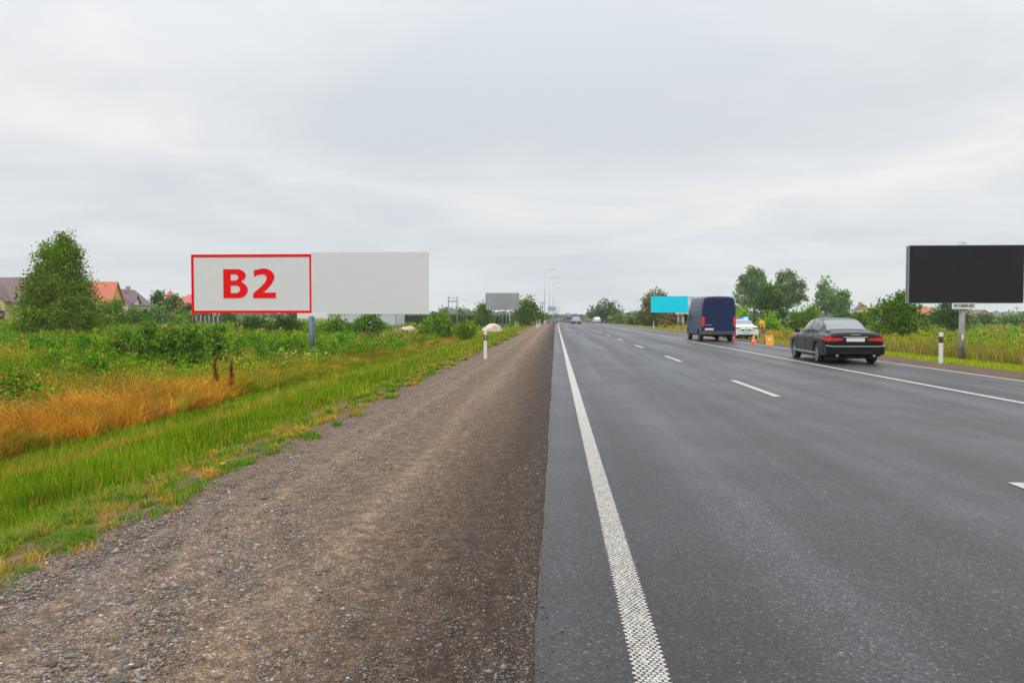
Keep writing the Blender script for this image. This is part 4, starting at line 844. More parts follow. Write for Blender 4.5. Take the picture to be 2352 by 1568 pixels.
def aboard():
    Y = 42.3; X = at(1767, 790, Y)[0]; r = thing('warning_board', 'orange folding warning board with white triangle on the gravel', 'sign board', (X, Y, gzf(X, Y) + .005), R(6)); w, h = .44, .52; om = M('board_orange', (.85, .36, .0), .5, var=.05)
    MB().add([(-w / 2, -.09, 0), (w / 2, -.09, 0), (w / 2, .0, h), (-w / 2, .0, h), (-w / 2, -.07, 0), (w / 2, -.07, 0), (w / 2, .02, h), (-w / 2, .02, h)], [(0, 1, 2, 3), (4, 7, 6, 5), (0, 4, 5, 1), (1, 5, 6, 2), (2, 6, 7, 3), (3, 7, 4, 0)]).build('front_panel', om, r)
    MB().add([(-w / 2, .13, 0), (w / 2, .13, 0), (w / 2, .025, h), (-w / 2, .025, h), (-w / 2, .15, 0), (w / 2, .15, 0), (w / 2, .045, h), (-w / 2, .045, h)], [(0, 1, 2, 3), (4, 7, 6, 5), (0, 4, 5, 1), (1, 5, 6, 2), (2, 6, 7, 3), (3, 7, 4, 0)]).build('rear_panel', M('galvanised'), r)
    yy = lambda z: -.09 + .09 * z / h - .006
    MB().add([(-.11, yy(.26), .26), (.11, yy(.26), .26), (.0, yy(.44), .44)], [(0, 1, 2)]).build('white_triangle', M('plate_white'), r)
    MB().add([(-.012, yy(.31) - .004, .31), (.012, yy(.31) - .004, .31), (.012, yy(.39) - .004, .39), (-.012, yy(.39) - .004, .39)], [(0, 1, 2, 3)]).build('exclamation_mark', blk, r)
aboard()

# ---------------------------------------------------------------- vehicles
def herm(xk, yk, x):
    xk = np.asarray(xk, float); yk = np.asarray(yk, float); d = np.diff(yk, axis=0) / np.diff(xk)[:, None]
    m = np.zeros_like(yk); m[0] = d[0]; m[-1] = d[-1]
    a, b = d[:-1], d[1:]; m[1:-1] = np.where(a * b > 0, 2 * a * b / (a + b + 1e-12), 0)
    i = np.clip(np.searchsorted(xk, x, side='right') - 1, 0, len(xk) - 2); h = (xk[i + 1] - xk[i])[:, None]; t = ((x - xk[i]) / (xk[i + 1] - xk[i]))[:, None]
    return (2 * t ** 3 - 3 * t ** 2 + 1) * yk[i] + (t ** 3 - 2 * t ** 2 + t) * h * m[i] + (-2 * t ** 3 + 3 * t ** 2) * yk[i + 1] + (t ** 3 - t ** 2) * h * m[i + 1]
def loft_body(root, keys, nx, vsub, wheels, wr, classify, mats):
    """keys: [(x, [(y,z)*K])]; +x forward; returns nothing, makes children"""
    xs = np.unique(np.concatenate([np.linspace(keys[0][0], keys[-1][0], nx), [k[0] for k in keys]]))
    K = len(keys[0][1]); arr = np.array([[c for p in k[1] for c in p] for k in keys], float)
    S = herm([k[0] for k in keys], arr, xs).reshape(len(xs), K, 2)
    vv = np.unique(np.concatenate([np.linspace(i, i + 1, vsub[i] + 1) for i in range(K - 1)]))
    G = np.zeros((len(xs), len(vv), 2))
    for i in range(len(xs)): G[i] = herm(np.arange(K), S[i], vv)
    parts = {}
    def addq(key, q):
        V, Fc = parts.setdefault(key, ([], [])); b = len(V); V += q; Fc.append(tuple(range(b, b + len(q))))
    for side in (1, -1):
        P = np.zeros((len(xs), len(vv), 3)); P[..., 0] = xs[:, None]; P[..., 1] = G[..., 0] * side; P[..., 2] = G[..., 1]
        for wx, wz in wheels:
            dx = P[..., 0] - wx; dz = P[..., 2] - wz; r = np.sqrt(dx ** 2 + dz ** 2); near = (np.abs(r - wr) < .045) & (np.abs(P[..., 1]) > .5)
            f = np.where(near, wr / np.maximum(r, 1e-6), 1); P[..., 0] = wx + dx * f; P[..., 2] = wz + dz * f
        for i in range(len(xs) - 1):
            for j in range(len(vv) - 1):
                q = [P[i, j], P[i + 1, j], P[i + 1, j + 1], P[i, j + 1]]; c = sum(q) / 4
                if any((c[0] - wx) ** 2 + (c[2] - wz) ** 2 < (wr - .002) ** 2 and abs(c[1]) > .5 for wx, wz in wheels): continue
                key = classify((xs[i] + xs[i + 1]) / 2, (vv[j] + vv[j + 1]) / 2, side)
                if key is None: continue
                qq = [tuple(p) for p in (q if side == 1 else q[::-1])]; addq(key, qq)
        for e, rev in ((0, False), (-1, True)):
            pass
    for e in (0, -1):                                   # end caps
        half = [(xs[e], G[e, j, 0], G[e, j, 1]) for j in range(len(vv))]
        for j in range(len(vv) - 1):
            a, b = half[j], half[j + 1]; addq('body', [a, b, (b[0], -b[1], b[2]), (a[0], -a[1], a[2])])
    import bmesh
    for key, (V, Fc) in parts.items():
        me = bpy.data.meshes.new(key); me.from_pydata(V, [], Fc); bm = bmesh.new(); bm.from_mesh(me); bmesh.ops.remove_doubles(bm, verts=bm.verts, dist=.0015)
        bmesh.ops.recalc_face_normals(bm, faces=bm.faces)
        for f in bm.faces: f.smooth = True
        for e in bm.edges:
            if len(e.link_faces) == 2 and e.calc_face_angle(0) > R(38): e.smooth = False
        bm.to_mesh(me); bm.free(); nm = key.split('.')[0]; me.materials.append(mats.get(nm, mats['body'])); o = bpy.data.objects.new(nm, me); COL.objects.link(o); o.parent = root
        if nm != 'body': sm = o.modifiers.new('s', 'SOLIDIFY'); sm.thickness = .012
rubber = M('rubber', (.018, .018, .019), .85); rimm = M('alloy', (.42, .42, .43), .35, .7); under = M('underbody', (.008, .008, .009), .9)
def wheel(root, x, y, r, w=.2, rim=rimm, side=1, spokes=7):
    o = thing('wheel', '', ''); 
    for k in ('label', 'category'): del o[k]
    o.parent = root; o.location = (x, y, r)
    t = MB(); pr = [(r * .72, -w / 2 + .01), (r * .92, -w / 2), (r, -w / 2 + .03), (r, w / 2 - .03), (r * .92, w / 2), (r * .72, w / 2 - .01)]; n = 28
    vs = [(rr_ * math.cos(2 * math.pi * k / n), yy, rr_ * math.sin(2 * math.pi * k / n)) for k in range(n) for rr_, yy in pr]; m = len(pr)
    t.add(vs, [(k * m + j, k * m + (j + 1) % m, ((k + 1) % n) * m + (j + 1) % m, ((k + 1) % n) * m + j) for k in range(n) for j in range(m)]); t.build('tyre', rubber, o, True)
    q = MB(); yo = side * (w / 2 - .03)
    ring = [(rr_ * math.cos(2 * math.pi * k / n), yy, rr_ * math.sin(2 * math.pi * k / n)) for k in range(n) for rr_, yy in ((r * .74, yo - side * .05), (r * .74, yo + side * .012), (r * .66, yo))]
    q.add(ring, [(k * 3 + j, k * 3 + (j + 1) % 3, ((k + 1) % n) * 3 + (j + 1) % 3, ((k + 1) % n) * 3 + j) for k in range(n) for j in range(3)])
    for k in range(spokes):
        a = 2 * math.pi * k / spokes; c = Vector((math.cos(a), 0, math.sin(a))) * r * .37; q.box((c.x, yo - side * .01, c.z), (r * .66, .03, r * .13), ry=-a)
    q.tube([(0, yo - side * .02, 0), (0, yo + side * .015, 0)], r * .16, 12); q.build('rim', rim, o)
    MB().tube([(0, yo - side * .06, 0), (0, yo - side * .05, 0)], r * .68, 20).build('brake_disc', under, o)
def sec(w, zb, zs, wg, wr_, zr, k=1.0):
    return [(0, zb), (w * .80, zb), (w * .955, zb + .05), (w * .995, zb + (zs - zb) * .35), (w, zb + (zs - zb) * .72), (w * .975, zs - .015), (wg, zs + (.02 if zr - zs > .12 else (zr - zs) * .5)), (wr_, zr - min(.05, (zr - zs) * .3)), (wr_ * .72, zr - .012), (0, zr)]
SEDAN = [(0, sec(.74, .36, .80, .64, .56, .90)), (.03, sec(.82, .29, .85, .71, .62, .965)), (.10, sec(.865, .25, .875, .755, .65, 1.0)), (.30, sec(.895, .21, .90, .78, .67, 1.025)), (.72, sec(.91, .19, .92, .79, .66, 1.045)),
         (.95, sec(.915, .18, .925, .78, .62, 1.13)), (1.25, sec(.92, .18, .925, .775, .60, 1.28)), (1.60, sec(.92, .18, .925, .77, .575, 1.395)), (2.1, sec(.92, .18, .92, .77, .57, 1.44)), (2.6, sec(.92, .18, .91, .77, .575, 1.43)),
         (3.0, sec(.92, .18, .905, .775, .60, 1.33)), (3.35, sec(.92, .18, .90, .78, .64, 1.14)), (3.62, sec(.915, .18, .89, .78, .67, .995)), (4.1, sec(.90, .19, .84, .76, .66, .93)), (4.5, sec(.86, .21, .76, .71, .6, .83)), (4.72, sec(.78, .25, .66, .62, .5, .71)), (4.78, sec(.68, .32, .58, .54, .44, .62))]
WAGON = [(k[0], k[1]) for k in SEDAN]; WAGON[4] = (.72, sec(.91, .19, .92, .79, .60, 1.36)); WAGON[3] = (.30, sec(.895, .21, .90, .77, .62, 1.20)); WAGON[5] = (.95, sec(.915, .18, .925, .775, .58, 1.40)); WAGON[6] = (1.25, sec(.92, .18, .925, .775, .58, 1.42))
def sedan(name, label, loc, rz, paintm, glass_r, glass_s, scale=(1, 1, 1), wagon=False, rim=rimm, rear=True, detail=True, tail=None, cat='car'):
    root = thing(name, label, cat, loc, rz + R(90)); root.scale = scale
    def cl(x, v, s):
        sd = 'l' if s > 0 else 'r'
        r0, r1 = (.32, .70) if wagon else (.84, 1.50)
        if v > 7.12 and r0 < x < r1: return 'rear_window'
        if v > 7.12 and 2.88 < x < 3.58: return 'windscreen'
        if 6.14 < v < 6.86:
            if (.95 if wagon else 1.28) < x < 2.22: return 'side_window.' + sd + 'b'
            if 2.29 < x < 3.25: return 'side_window.' + sd + 'f'
        return 'body'
    loft_body(root, WAGON if wagon else SEDAN, 92, [1, 2, 2, 4, 5, 2, 2, 6, 3, 4], [(.98, .32), (3.83, .32)], .375, cl, {'body': paintm, 'rear_window': glass_r, 'windscreen': glass_s, 'side_window': glass_s})
    for x in (.98, 3.83):
        for s in (1, -1): wheel(root, x, s * .80, .32, .21, rim, s)
    u = MB(); u.bb(.15, 4.6, -.70, .70, .17, .5); u.build('underbody', under, root)
    sm = M('dark_seam', (.004, .005, .012), .5)
    if detail:
        for s in (1, -1):
            MB().bb(2.245, 2.257, s * .921 - .004, s * .921 + .004, .42, .90).bb(3.20, 3.212, s * .921 - .006, s * .921 + .003, .42, .86).bb(1.36, 1.372, s * .921 - .004, s * .921 + .004, .60, .90).build('door_seam', sm, root)
        MB().bb(.16, .72, -.70, -.692, .985, 1.022).bb(.16, .72, .692, .70, .985, 1.022).build('boot_seam', sm, root)
    for s in (1, -1):
        MB().add([(3.02, s * .90, .92), (3.22, s * .91, .93), (3.2, s * 1.06, .95), (3.06, s * 1.07, .94), (3.02, s * .90, 1.04), (3.16, s * .91, 1.05), (3.14, s * 1.04, 1.07), (3.06, s * 1.06, 1.07)], [(0, 1, 2, 3), (4, 7, 6, 5), (0, 4, 5, 1), (1, 5, 6, 2), (2, 6, 7, 3), (3, 7, 4, 0)]).build('side_mirror', paintm, root, bevel=.012)
        for hx in (1.62, 2.62): MB().bb(hx, hx + .2, s * .918 - .008, s * .918 + .014, .80, .825).build('door_handle', paintm, root)
    return root
def loc_on_road(x, Y, dz=.012): return (x, Y, gzf(x, Y) + dz)
redl = M('tail_light_red', (.55, .008, .012), .25, var=.2, scale=12, coat=.3, emit=(.7, .01, .01), es=.18); chrome = M('chrome', (.62, .64, .67), .2, .85); pw = M('number_plate_white', (.72, .73, .72), .5, var=.05)
glass_dark = M('dark_glass', (.02, .024, .028), .06, 0, var=.02, spec=.8, coat=.5); glass_lt = M('glass_painted_sky', (.085, .12, .122), .12, .1, var=.05, spec=.7, coat=.5)  # glass_lt: pale grey-green sky reflection put into the base colour
# black saloon
bp = M('black_paint', (.004, .004, .005), .16, .0, var=.1, coat=.0, spec=.35)
s = sedan('black_saloon_car', 'black saloon car driving away on the right lane', loc_on_road(9.24, 25.1), R(-2.5), bp, glass_lt, glass_dark, (1, 1, 1))
def wrap_light(root, y0, y1, z0, z1, s, depth=.34, mat=redl, name='tail_light'):
    # outline on the rear face that wraps round the corner
    m = MB(); pts_ = [(-.012, y0), (-.006, y1 * .88), (.03, y1 * .955), (.12, y1), (depth, y1 + .032)]
    zlo = [z0 + .03, z0, z0, z0 + .01, z0 + .07]; zhi = [z1 - .035, z1, z1, z1, z1 - .02]
    vs = []; n = len(pts_)
    for k, (x, y) in enumerate(pts_): vs += [(x, s * y, zlo[k]), (x, s * y, zhi[k]), (x + .05, s * (y - .06), zlo[k]), (x + .05, s * (y - .06), zhi[k])]
    fs = []
    for k in range(n - 1): a = 4 * k; b = a + 4; fs += [(a, b, b + 1, a + 1), (a + 2, a + 3, b + 3, b + 2), (a, a + 2, b + 2, b), (a + 1, b + 1, b + 3, a + 3)]
    fs += [(0, 1, 3, 2), (4 * n - 4, 4 * n - 2, 4 * n - 1, 4 * n - 3)]; m.add(vs, fs); return m.build(name, mat, root)
for sd_ in (1, -1): wrap_light(s, .38, .875, .71, .83, sd_)
MB().bb(-.022, .02, -.36, .36, .835, .858).build('chrome_strip', chrome, s); MB().bb(-.03, .0, -.27, .27, .705, .815).build('number_plate', pw, s)
MB().prism([(-.88, .57), (-.70, .545), (.70, .545), (.88, .57), (.88, .60), (.70, .575), (-.70, .575), (-.88, .60)], 'x', -.035, .06).build('bumper_strip', M('grey_trim', (.46, .47, .50), .3, .6), s)
MB().prism([(-.86, .30), (.86, .30), (.885, .54), (-.885, .54)], 'x', -.02, .2).build('bumper', bp, s, bevel=.02); MB().bb(-.028, .0, -.5, .5, .33, .42).build('bumper_vent', under, s)
MB().bb(-.012, .02, -.14, .14, .90, .925).build('badge', M('grey_trim'), s)
for sd_ in (1, -1): MB().tube([(-.05, sd_ * .55, .27), (.1, sd_ * .55, .27)], .035, 10).build('exhaust_pipe', chrome, s)
MB().bb(.98, 3.9, .912, .925, .30, .345).bb(.98, 3.9, -.925, -.912, .30, .345).build('side_skirt', M('grey_trim'), s)
# police car
wp = M('white_paint', (.72, .74, .76), .3, var=.04, coat=.6)
Xc = at(1708, 760, 58)[0]
s = sedan('police_car', 'white police car with blue flashing light parked on the shoulder', (Xc, 57.2, gzf(Xc, 58) - .03), R(-2), wp, M('grey_green_glass', (.16, .19, .19), .1, .3, spec=.9), glass_dark, (1, 1, 1.0), cat='police car')
for sd_ in (1, -1): wrap_light(s, .42, .875, .76, .86, sd_, .4, M('tail_light_dark', (.30, .015, .03), .3, var=.2, scale=9))
MB().prism([(-.52, .63), (.52, .63), (.62, .75), (-.62, .75)], 'x', -.024, .02).build('rear_panel', wp, s)
yl = M('marking_yellow', (.85, .68, .0), .5, var=.03); bl = M('marking_blue', (.05, .05, .28), .5, var=.03)
for k, (a, b_, mm) in enumerate([(-.58, -.33, yl), (-.33, -.13, bl), (-.13, .13, yl), (.13, .33, bl), (.33, .58, yl)]):
    MB().prism([(-b_, .64), (-a, .64), (-a + .03, .735), (-b_ + .03, .735)], 'x', -.034, -.026).build('marking', mm, s)
MB().bb(-.03, .0, -.29, .29, .45, .56).build('number_plate', M('plate_blue', (.33, .60, .76), .5), s); MB().prism([(-.84, .30), (.84, .30), (.87, .60), (-.87, .60)], 'x', -.02, .2).build('bumper', wp, s, bevel=.03)
MB().bb(-.03, .02, -.6, .6, .25, .36).build('diffuser', under, s); MB().tube([(-.03, 0, .80), (-.012, 0, .80)], .06, 12).build('badge', chrome, s)
MB().bb(2.05, 2.35, -.62, .62, 1.44, 1.47).build('light_bar_base', M('grey_trim'), s)
MB().bb(2.06, 2.34, .05, .60, 1.471, 1.56).build('red_light', M('red_lens', (.5, .02, .02), .2, emit=(.6, .03, .03), es=.2), s, bevel=.02)
MB().bb(2.06, 2.34, -.60, -.05, 1.471, 1.58).build('blue_light', M('blue_lens', (.01, .05, .8), .2, emit=(.01, .10, 1.0), es=2.5), s, bevel=.02); MB().bb(2.035, 2.055, -.48, -.22, 1.49, 1.55).build('flash_lamp', M('flash', (.2, .7, 1), .2, emit=(.15, .75, 1.0), es=5), s, bevel=.005)
# far cars
Xw = at(1371.4, 740, 184)[0]; s = sedan('white_saloon_car', 'white saloon car driving away near the road crest', loc_on_road(Xw, 183), 0, wp, M('grey_green_glass'), glass_dark, (1, .97, 1.0), True)
for sd_ in (1, -1): MB().bb(-.02, .12, sd_ * .72 - .13, sd_ * .72 + .13, .68, .92).build('tail_light', M('tail_light_dull', (.5, .08, .03), .4), s)
MB().bb(-.02, .0, -.26, .26, .72, .83).build('number_plate', M('plate_grey', (.4, .4, .4), .5), s)
Xr = at(1353.5, 738, 270)[0]; s = sedan('dark_red_car', 'small dark red car ahead of the white saloon', loc_on_road(Xr, 269), 0, M('dark_red_paint', (.10, .02, .025), .3, coat=.5), glass_dark, glass_dark, (.9, .95, .98), True)
for sd_ in (1, -1): MB().bb(-.02, .12, sd_ * .72 - .12, sd_ * .72 + .12, .66, .86).build('tail_light', redl, s)
MB().bb(-.02, .0, -.3, .3, .5, .62).build('number_plate', pw, s)
Xb = at(1323.5, 740, 150)[0]; s = sedan('blue_saloon_car', 'dark blue oncoming saloon car with headlights on', loc_on_road(Xb, 153), R(180), M('blue_grey_paint', (.035, .04, .085), .28, coat=.8), glass_dark, M('grey_green_glass'), (.95, .95, 1.0))
for sd_ in (1, -1): MB().box((4.66, sd_ * .60, .62), (.10, .30, .14), rz=-sd_ * .35).build('headlight', M('headlight', (.9, .85, .75), .2, emit=(1, .88, .68), es=2.2), s, bevel=.02)
MB().bb(4.76, 4.80, -.3, .3, .52, .66).build('grille', chrome, s); MB().bb(4.79, 4.81, -.26, .26, .36, .46).build('number_plate', pw, s); MB().bb(4.70, 4.79, -.7, .7, .28, .36).build('bumper_vent', under, s)

# van
def vs_(w, zb, h, k=1.0): return [(0, zb), (w * .8, zb), (w * .97, zb + .04), (w, zb + .3), (w, 1.15 * k), (w * .985, 1.75 * k if h > 2 else h * .72), (w * .93, h - .32), (w * .85, h - .11), (w * .62, h - .03), (0, h)]
VAN = [(0, vs_(.955, .42, 2.60)), (.04, vs_(.975, .40, 2.645)), (.14, vs_(.99, .38, 2.67)), (1.5, vs_(.995, .36, 2.69)), (4.2, vs_(.995, .36, 2.69)), (4.6, vs_(.99, .36, 2.60)),
       (5.0, vs_(.98, .36, 2.25, .9)), (5.35, vs_(.97, .34, 1.80, .78)), (5.65, vs_(.95, .34, 1.38, .65)), (5.95, vs_(.90, .34, 1.18, .55)), (6.05, vs_(.80, .36, 1.0, .5))]
def van():
    Y = 47.4; X = (at(1615.3, 740, Y)[0] + at(1688, 740, Y)[0]) / 2; r = thing('delivery_van', 'dark blue panel van driving away with high roof', 'van', loc_on_road(X, Y), R(90)); vp = M('navy_paint', (.007, .022, .080), .3, var=.05, coat=.0, spec=.3)
    def cl(x, v, s):
        if 4.30 < x < 5.15 and 4.9 < v < 5.9 and not (4.62 < x < 4.66): return 'side_window.' + ('l' if s > 0 else 'r')
        if 4.75 < x < 5.55 and v > 7.0: return 'windscreen'
        return 'body'
    loft_body(r, VAN, 76, [1, 2, 2, 5, 4, 4, 3, 2, 3, 1], [(1.15, .35), (4.9, .35)], .40, cl, {'body': vp, 'side_window': glass_dark, 'windscreen': glass_dark})
    for x in (1.15, 4.9):
        for s in (1, -1): wheel(r, x, s * .86, .35, .22, M('steel_rim', (.16, .13, .12), .6), s, 5)
    MB().bb(.2, 5.7, -.75, .75, .30, .6).build('underbody', under, r); dk = M('grey_plastic', (.06, .065, .075), .6); seam = M('dark_seam', (.004, .005, .012), .5)
    MB().prism([(-.965, .40), (.965, .40), (.97, .60), (-.97, .60)], 'x', -.09, .10).build('bumper', dk, r, bevel=.02)
    for s in (1, -1):
        MB().bb(-.016, .10, s * .90 - .075, s * .90 + .085, .88, 1.44).build('tail_light', M('tail_lamp', (.62, .012, .02), .25, var=.25, scale=5, coat=.3, emit=(.7, .01, .01), es=.15), r, bevel=.02)
        MB().bb(-.10, -.08, s * .85 - .09, s * .85 + .09, .50, .56).build('reflector', redl, r)
        MB().box((5.02, s * 1.13, 1.42), (.14, .22, .40)).build('side_mirror', M('black_plastic', (.015, .015, .016), .6), r, bevel=.03)
        MB().bb(1.4, 4.2, s * .998 - .006, s * .998 + .008, .66, .69).bb(.15, .18, s * .985 - .01, s * .985 + .012, .8, 2.2).build('side_moulding', dk, r)
        MB().bb(.3, 4.1, s * .955 - .01, s * .955 + .008, 2.05, 2.075).bb(.3, 4.1, s * .945 - .01, s * .945 + .005, 2.27, 2.29).build('roof_seam', seam, r)
    d = MB(); d.bb(-.008, .0, -.004, .004, .64, 2.3).bb(-.008, .0, -.86, .86, 2.22, 2.235).bb(-.008, .0, -.83, .83, 2.42, 2.435).bb(-.008, .0, -.83, .83, .86, .872); d.build('door_seam', seam, r)
    for s in (1, -1):                                # door window pressings, a proud frame on each door
        f = MB(); a, b = (.07, .78) if s > 0 else (-.78, -.07); f.bb(-.010, .0, a, b, 1.46, 2.16); f.build('door_pressing', vp, r, bevel=.008)
    MB().bb(-.022, .0, .42, .78, .96, .985).build('chrome_handle', chrome, r); MB().bb(-.022, .0, .32, .82, .66, .78).build('number_plate', pw, r); MB().bb(-.015, .0, -.07, .07, 1.16, 1.21).build('door_handle', M('black_plastic'), r)
    MB().bb(-.015, .02, -.15, .15, 2.545, 2.575).build('brake_light', redl, r)
    for yy in (.25, -.35): MB().tube([(.3, yy, .28), (.6, yy, .30)], .05, 8).build('exhaust_pipe', under, r)
van()
# bus
def bus():
    Y = 284; X = at(1306.5, 735, Y)[0]; r = thing('blue_bus', 'blue bus with yellow front stripe coming over the crest', 'bus', loc_on_road(X, Y), R(-90)); bm_ = M('bus_blue', (.03, .07, .30), .35, coat=.4)
    H = 2.95; B = [(0, vs_(1.15, .35, H - .1)), (.1, vs_(1.2, .32, H)), (7.8, vs_(1.2, .32, H)), (8.0, vs_(1.12, .34, H - .12))]
    B = [(x + 0, s) for x, s in B]
    def cl(x, v, s):
        return 'side_window.' + ('l' if s > 0 else 'r') if .6 < x < 7.2 and 4.6 < v < 5.7 else 'body'
    loft_body(r, B, 50, [1, 2, 2, 4, 4, 4, 3, 2, 3, 1], [(1.6, .42), (6.3, .42)], .48, cl, {'body': bm_, 'side_window': glass_dark})
    for c in list(r.children): c.location.x = -8.0
    for x in (-6.4, -1.7):
        for s in (1, -1): wheel(r, x, s * 1.02, .42, .26, M('steel_rim'), s, 5)
    MB().bb(-.02, .03, -1.0, 1.0, 1.25, 2.15).build('windscreen', glass_dark, r, bevel=.02); MB().bb(-.02, .035, -1.0, 1.0, .92, 1.14).build('yellow_stripe', M('bus_yellow', (.75, .38, .03), .5), r)
    MB().bb(-.02, .04, -.75, .75, 2.28, 2.55).build('destination_board', M('bus_board', (.45, .5, .6), .5), r); MB().bb(-.02, .03, -1.0, 1.0, .34, .6).build('bumper', M('grey_plastic'), r)
    for s in (1, -1): MB().bb(.0, .04, s * .85 - .14, s * .85 + .14, .66, .82).build('headlight', M('lamp_off', (.7, .7, .68), .2), r)
    MB().bb(-7.6, -.4, -1.0, 1.0, .25, .7).build('underbody', under, r)
bus()

# ---------------------------------------------------------------- houses
def gable_house(name, label, X, Y, z0, w, d, hw_, hr, rz, wall, roofm, ridge='x', wins=(), chim=(), over=.4, extra=None):
    """w along local x, d along local y; ridge along x or y; front is -y"""
    r = thing(name, label, 'house', (X, Y, z0), rz); W = MB()
    if ridge == 'x': W.prism([(-d / 2, -2), (d / 2, -2), (d / 2, hw_), (0, hr - .12), (-d / 2, hw_)], 'x', -w / 2, w / 2)
    else: W.prism([(-w / 2, -2), (w / 2, -2), (w / 2, hw_), (0, hr - .12), (-w / 2, hw_)], 'y', -d / 2, d / 2)
    W.build('wall', wall, r); a, b = (d, w) if ridge == 'x' else (w, d); Rf = MB(); sl = (hr - hw_) / (a / 2); e = a / 2 + over
    pr = [(-e, hw_ - sl * over + .02), (0, hr + .02), (e, hw_ - sl * over + .02), (e, hw_ - sl * over - .14), (0, hr - .11), (-e, hw_ - sl * over - .14)]
    Rf.prism(pr, 'x' if ridge == 'x' else 'y', -b / 2 - over, b / 2 + over); ro = Rf.build('roof', roofm, r)
    for cx_, cy_, cw, zt_ in chim:
        c = MB(); c.bb(cx_ - cw / 2, cx_ + cw / 2, cy_ - .3, cy_ + .3, hw_, zt_); c.bb(cx_ - cw / 2 - .08, cx_ + cw / 2 + .08, cy_ - .38, cy_ + .38, zt_ + .002, zt_ + .12); c.build('chimney', M('chimney_brick', (.32, .28, .25), .9), ro)
    for (fx, fz, ww, wh, face) in wins:
        m1, m2 = MB(), MB(); t = .06
        if face == 'f': y = -d / 2; m1.bb(fx - ww / 2 - .08, fx + ww / 2 + .08, y - .04, y - .002, fz - .08, fz + wh + .08); m2.bb(fx - ww / 2, fx + ww / 2, y - .05, y - .042, fz, fz + wh)
        else:
            x = w / 2 if face == 'r' else -w / 2; s = 1 if face == 'r' else -1
            m1.bb(min(x, x + s * .04), max(x, x + s * .04), fx - ww / 2 - .08, fx + ww / 2 + .08, fz - .08, fz + wh + .08); m2.bb(min(x + s * .042, x + s * .05), max(x + s * .042, x + s * .05), fx - ww / 2, fx + ww / 2, fz, fz + wh)
        f = m1.build('window', M('window_frame', (.6, .6, .58), .6), r); m2.build('pane', M('window_glass', (.10, .13, .16), .1, .2, spec=.8), f)
    return r
def m_roof(name, col, ax='z'):
    m = bpy.data.materials.new(name); m.use_nodes = True; t = m.node_tree; b = t.nodes['Principled BSDF']; c = N(t, 'ShaderNodeTexCoord'); b.inputs['Roughness'].default_value = .6
    w = N(t, 'ShaderNodeTexWave', i_Scale=1.1, i_Distortion=.0); w.wave_type = 'BANDS'; w.bands_direction = 'Z'; L(t, c.outputs['Object'], w.inputs[0]); n = N(t, 'ShaderNodeTexNoise', i_Scale=.8, i_Detail=4.0); L(t, c.outputs['Object'], n.inputs[0])
    cc = mixc(t, 1.0, col, ramp(t, w.outputs[0], [(0, .62), (.4, 1.05), (1, 1.05)]), 'MULTIPLY'); L(t, mixc(t, 1.0, cc, ramp(t, n.outputs[0], [(.3, .85), (.7, 1.15)]), 'MULTIPLY'), b.inputs['Base Color']); return m
brown_r = m_roof('brown_tiles', (.135, .070, .075)); orange_r = m_roof('orange_tiles', (.50, .115, .055)); red_r = m_roof('red_tiles', (.50, .07, .065)); purple_r = m_roof('purple_tiles', (.125, .075, .085)); dkr = M('dark_roof', (.06, .065, .065), .7)
yel = M('yellow_render', (.60, .53, .25), .85, var=.08); och = M('ochre_render', (.62, .36, .09), .85, var=.08); whi = M('white_render', (.62, .62, .60), .85, var=.08); bei = M('beige_render', (.52, .40, .28), .85); pnk = M('pink_render', (.55, .26, .22), .85, var=.08); wood = M('dark_wood', (.06, .035, .03), .7)
# house 1: wide brown roof with a yellow cross gable and balcony
Y = 150; X, zr = at(30, 634.6, Y); z0 = gzf(X, Y); zz_ = lambda py: at(30, py, Y)[1] - z0
hse = gable_house('house', 'yellow house with wide brown tiled roof at the left picture edge', X, Y + 4, z0, 14, 9, zz_(689), zz_(634.6), 0, yel, brown_r, 'x', [(4.5, zz_(712), 1.2, 1.3, 'f')], [(2.6, -.6, .9, zz_(632))])
gx0 = -4.7
g = MB(); g.prism([(gx0 - 4, -2), (gx0 + 4.3, -2), (gx0 + 4.3, zz_(690)), (gx0, zz_(646)), (gx0 - 4, zz_(690))], 'y', -6.0, -4.55); g.build('gable_wall', yel, hse)
g = MB(); a0, a1 = zz_(692), zz_(645); g.prism([(gx0 - 4.9, a0), (gx0, a1 + .15), (gx0 + 4.9, a0), (gx0 + 4.9, a0 - .3), (gx0, a1 - .2), (gx0 - 4.9, a0 - .3)], 'y', -6.6, -2.0); g.build('gable_roof', brown_r, hse)
for u in (2.2,): f = MB().bb(gx0 + u - .6, gx0 + u + .5, -6.06, -6.002, zz_(706), zz_(690)).build('balcony_door', M('window_frame'), hse); MB().bb(gx0 + u - .5, gx0 + u + .4, -6.08, -6.062, zz_(705), zz_(691)).build('pane', M('window_glass'), f)
b = MB()
for k in range(5): zq = zz_(713) + k * .24; b.bb(gx0 - 3.5, gx0 + 4.4, -7.2, -7.12, zq, zq + .13)
b.bb(gx0 - 3.5, gx0 + 4.4, -7.1, -6.02, zz_(715), zz_(713.5)); b.build('balcony', wood, hse)
g = MB(); g.add([(gx0 - 4, -6.1, zz_(716)), (gx0 + 4.5, -6.1, zz_(716)), (gx0 + 5.4, -8.6, zz_(726)), (gx0 - 4, -8.6, zz_(726)), (gx0 - 4, -6.1, zz_(718)), (gx0 + 4.5, -6.1, zz_(718)), (gx0 + 5.4, -8.6, zz_(728)), (gx0 - 4, -8.6, zz_(728))], [(0, 1, 2, 3), (4, 7, 6, 5), (0, 4, 5, 1), (1, 5, 6, 2), (2, 6, 7, 3), (3, 7, 4, 0)]); g.build('porch_roof', purple_r, hse)
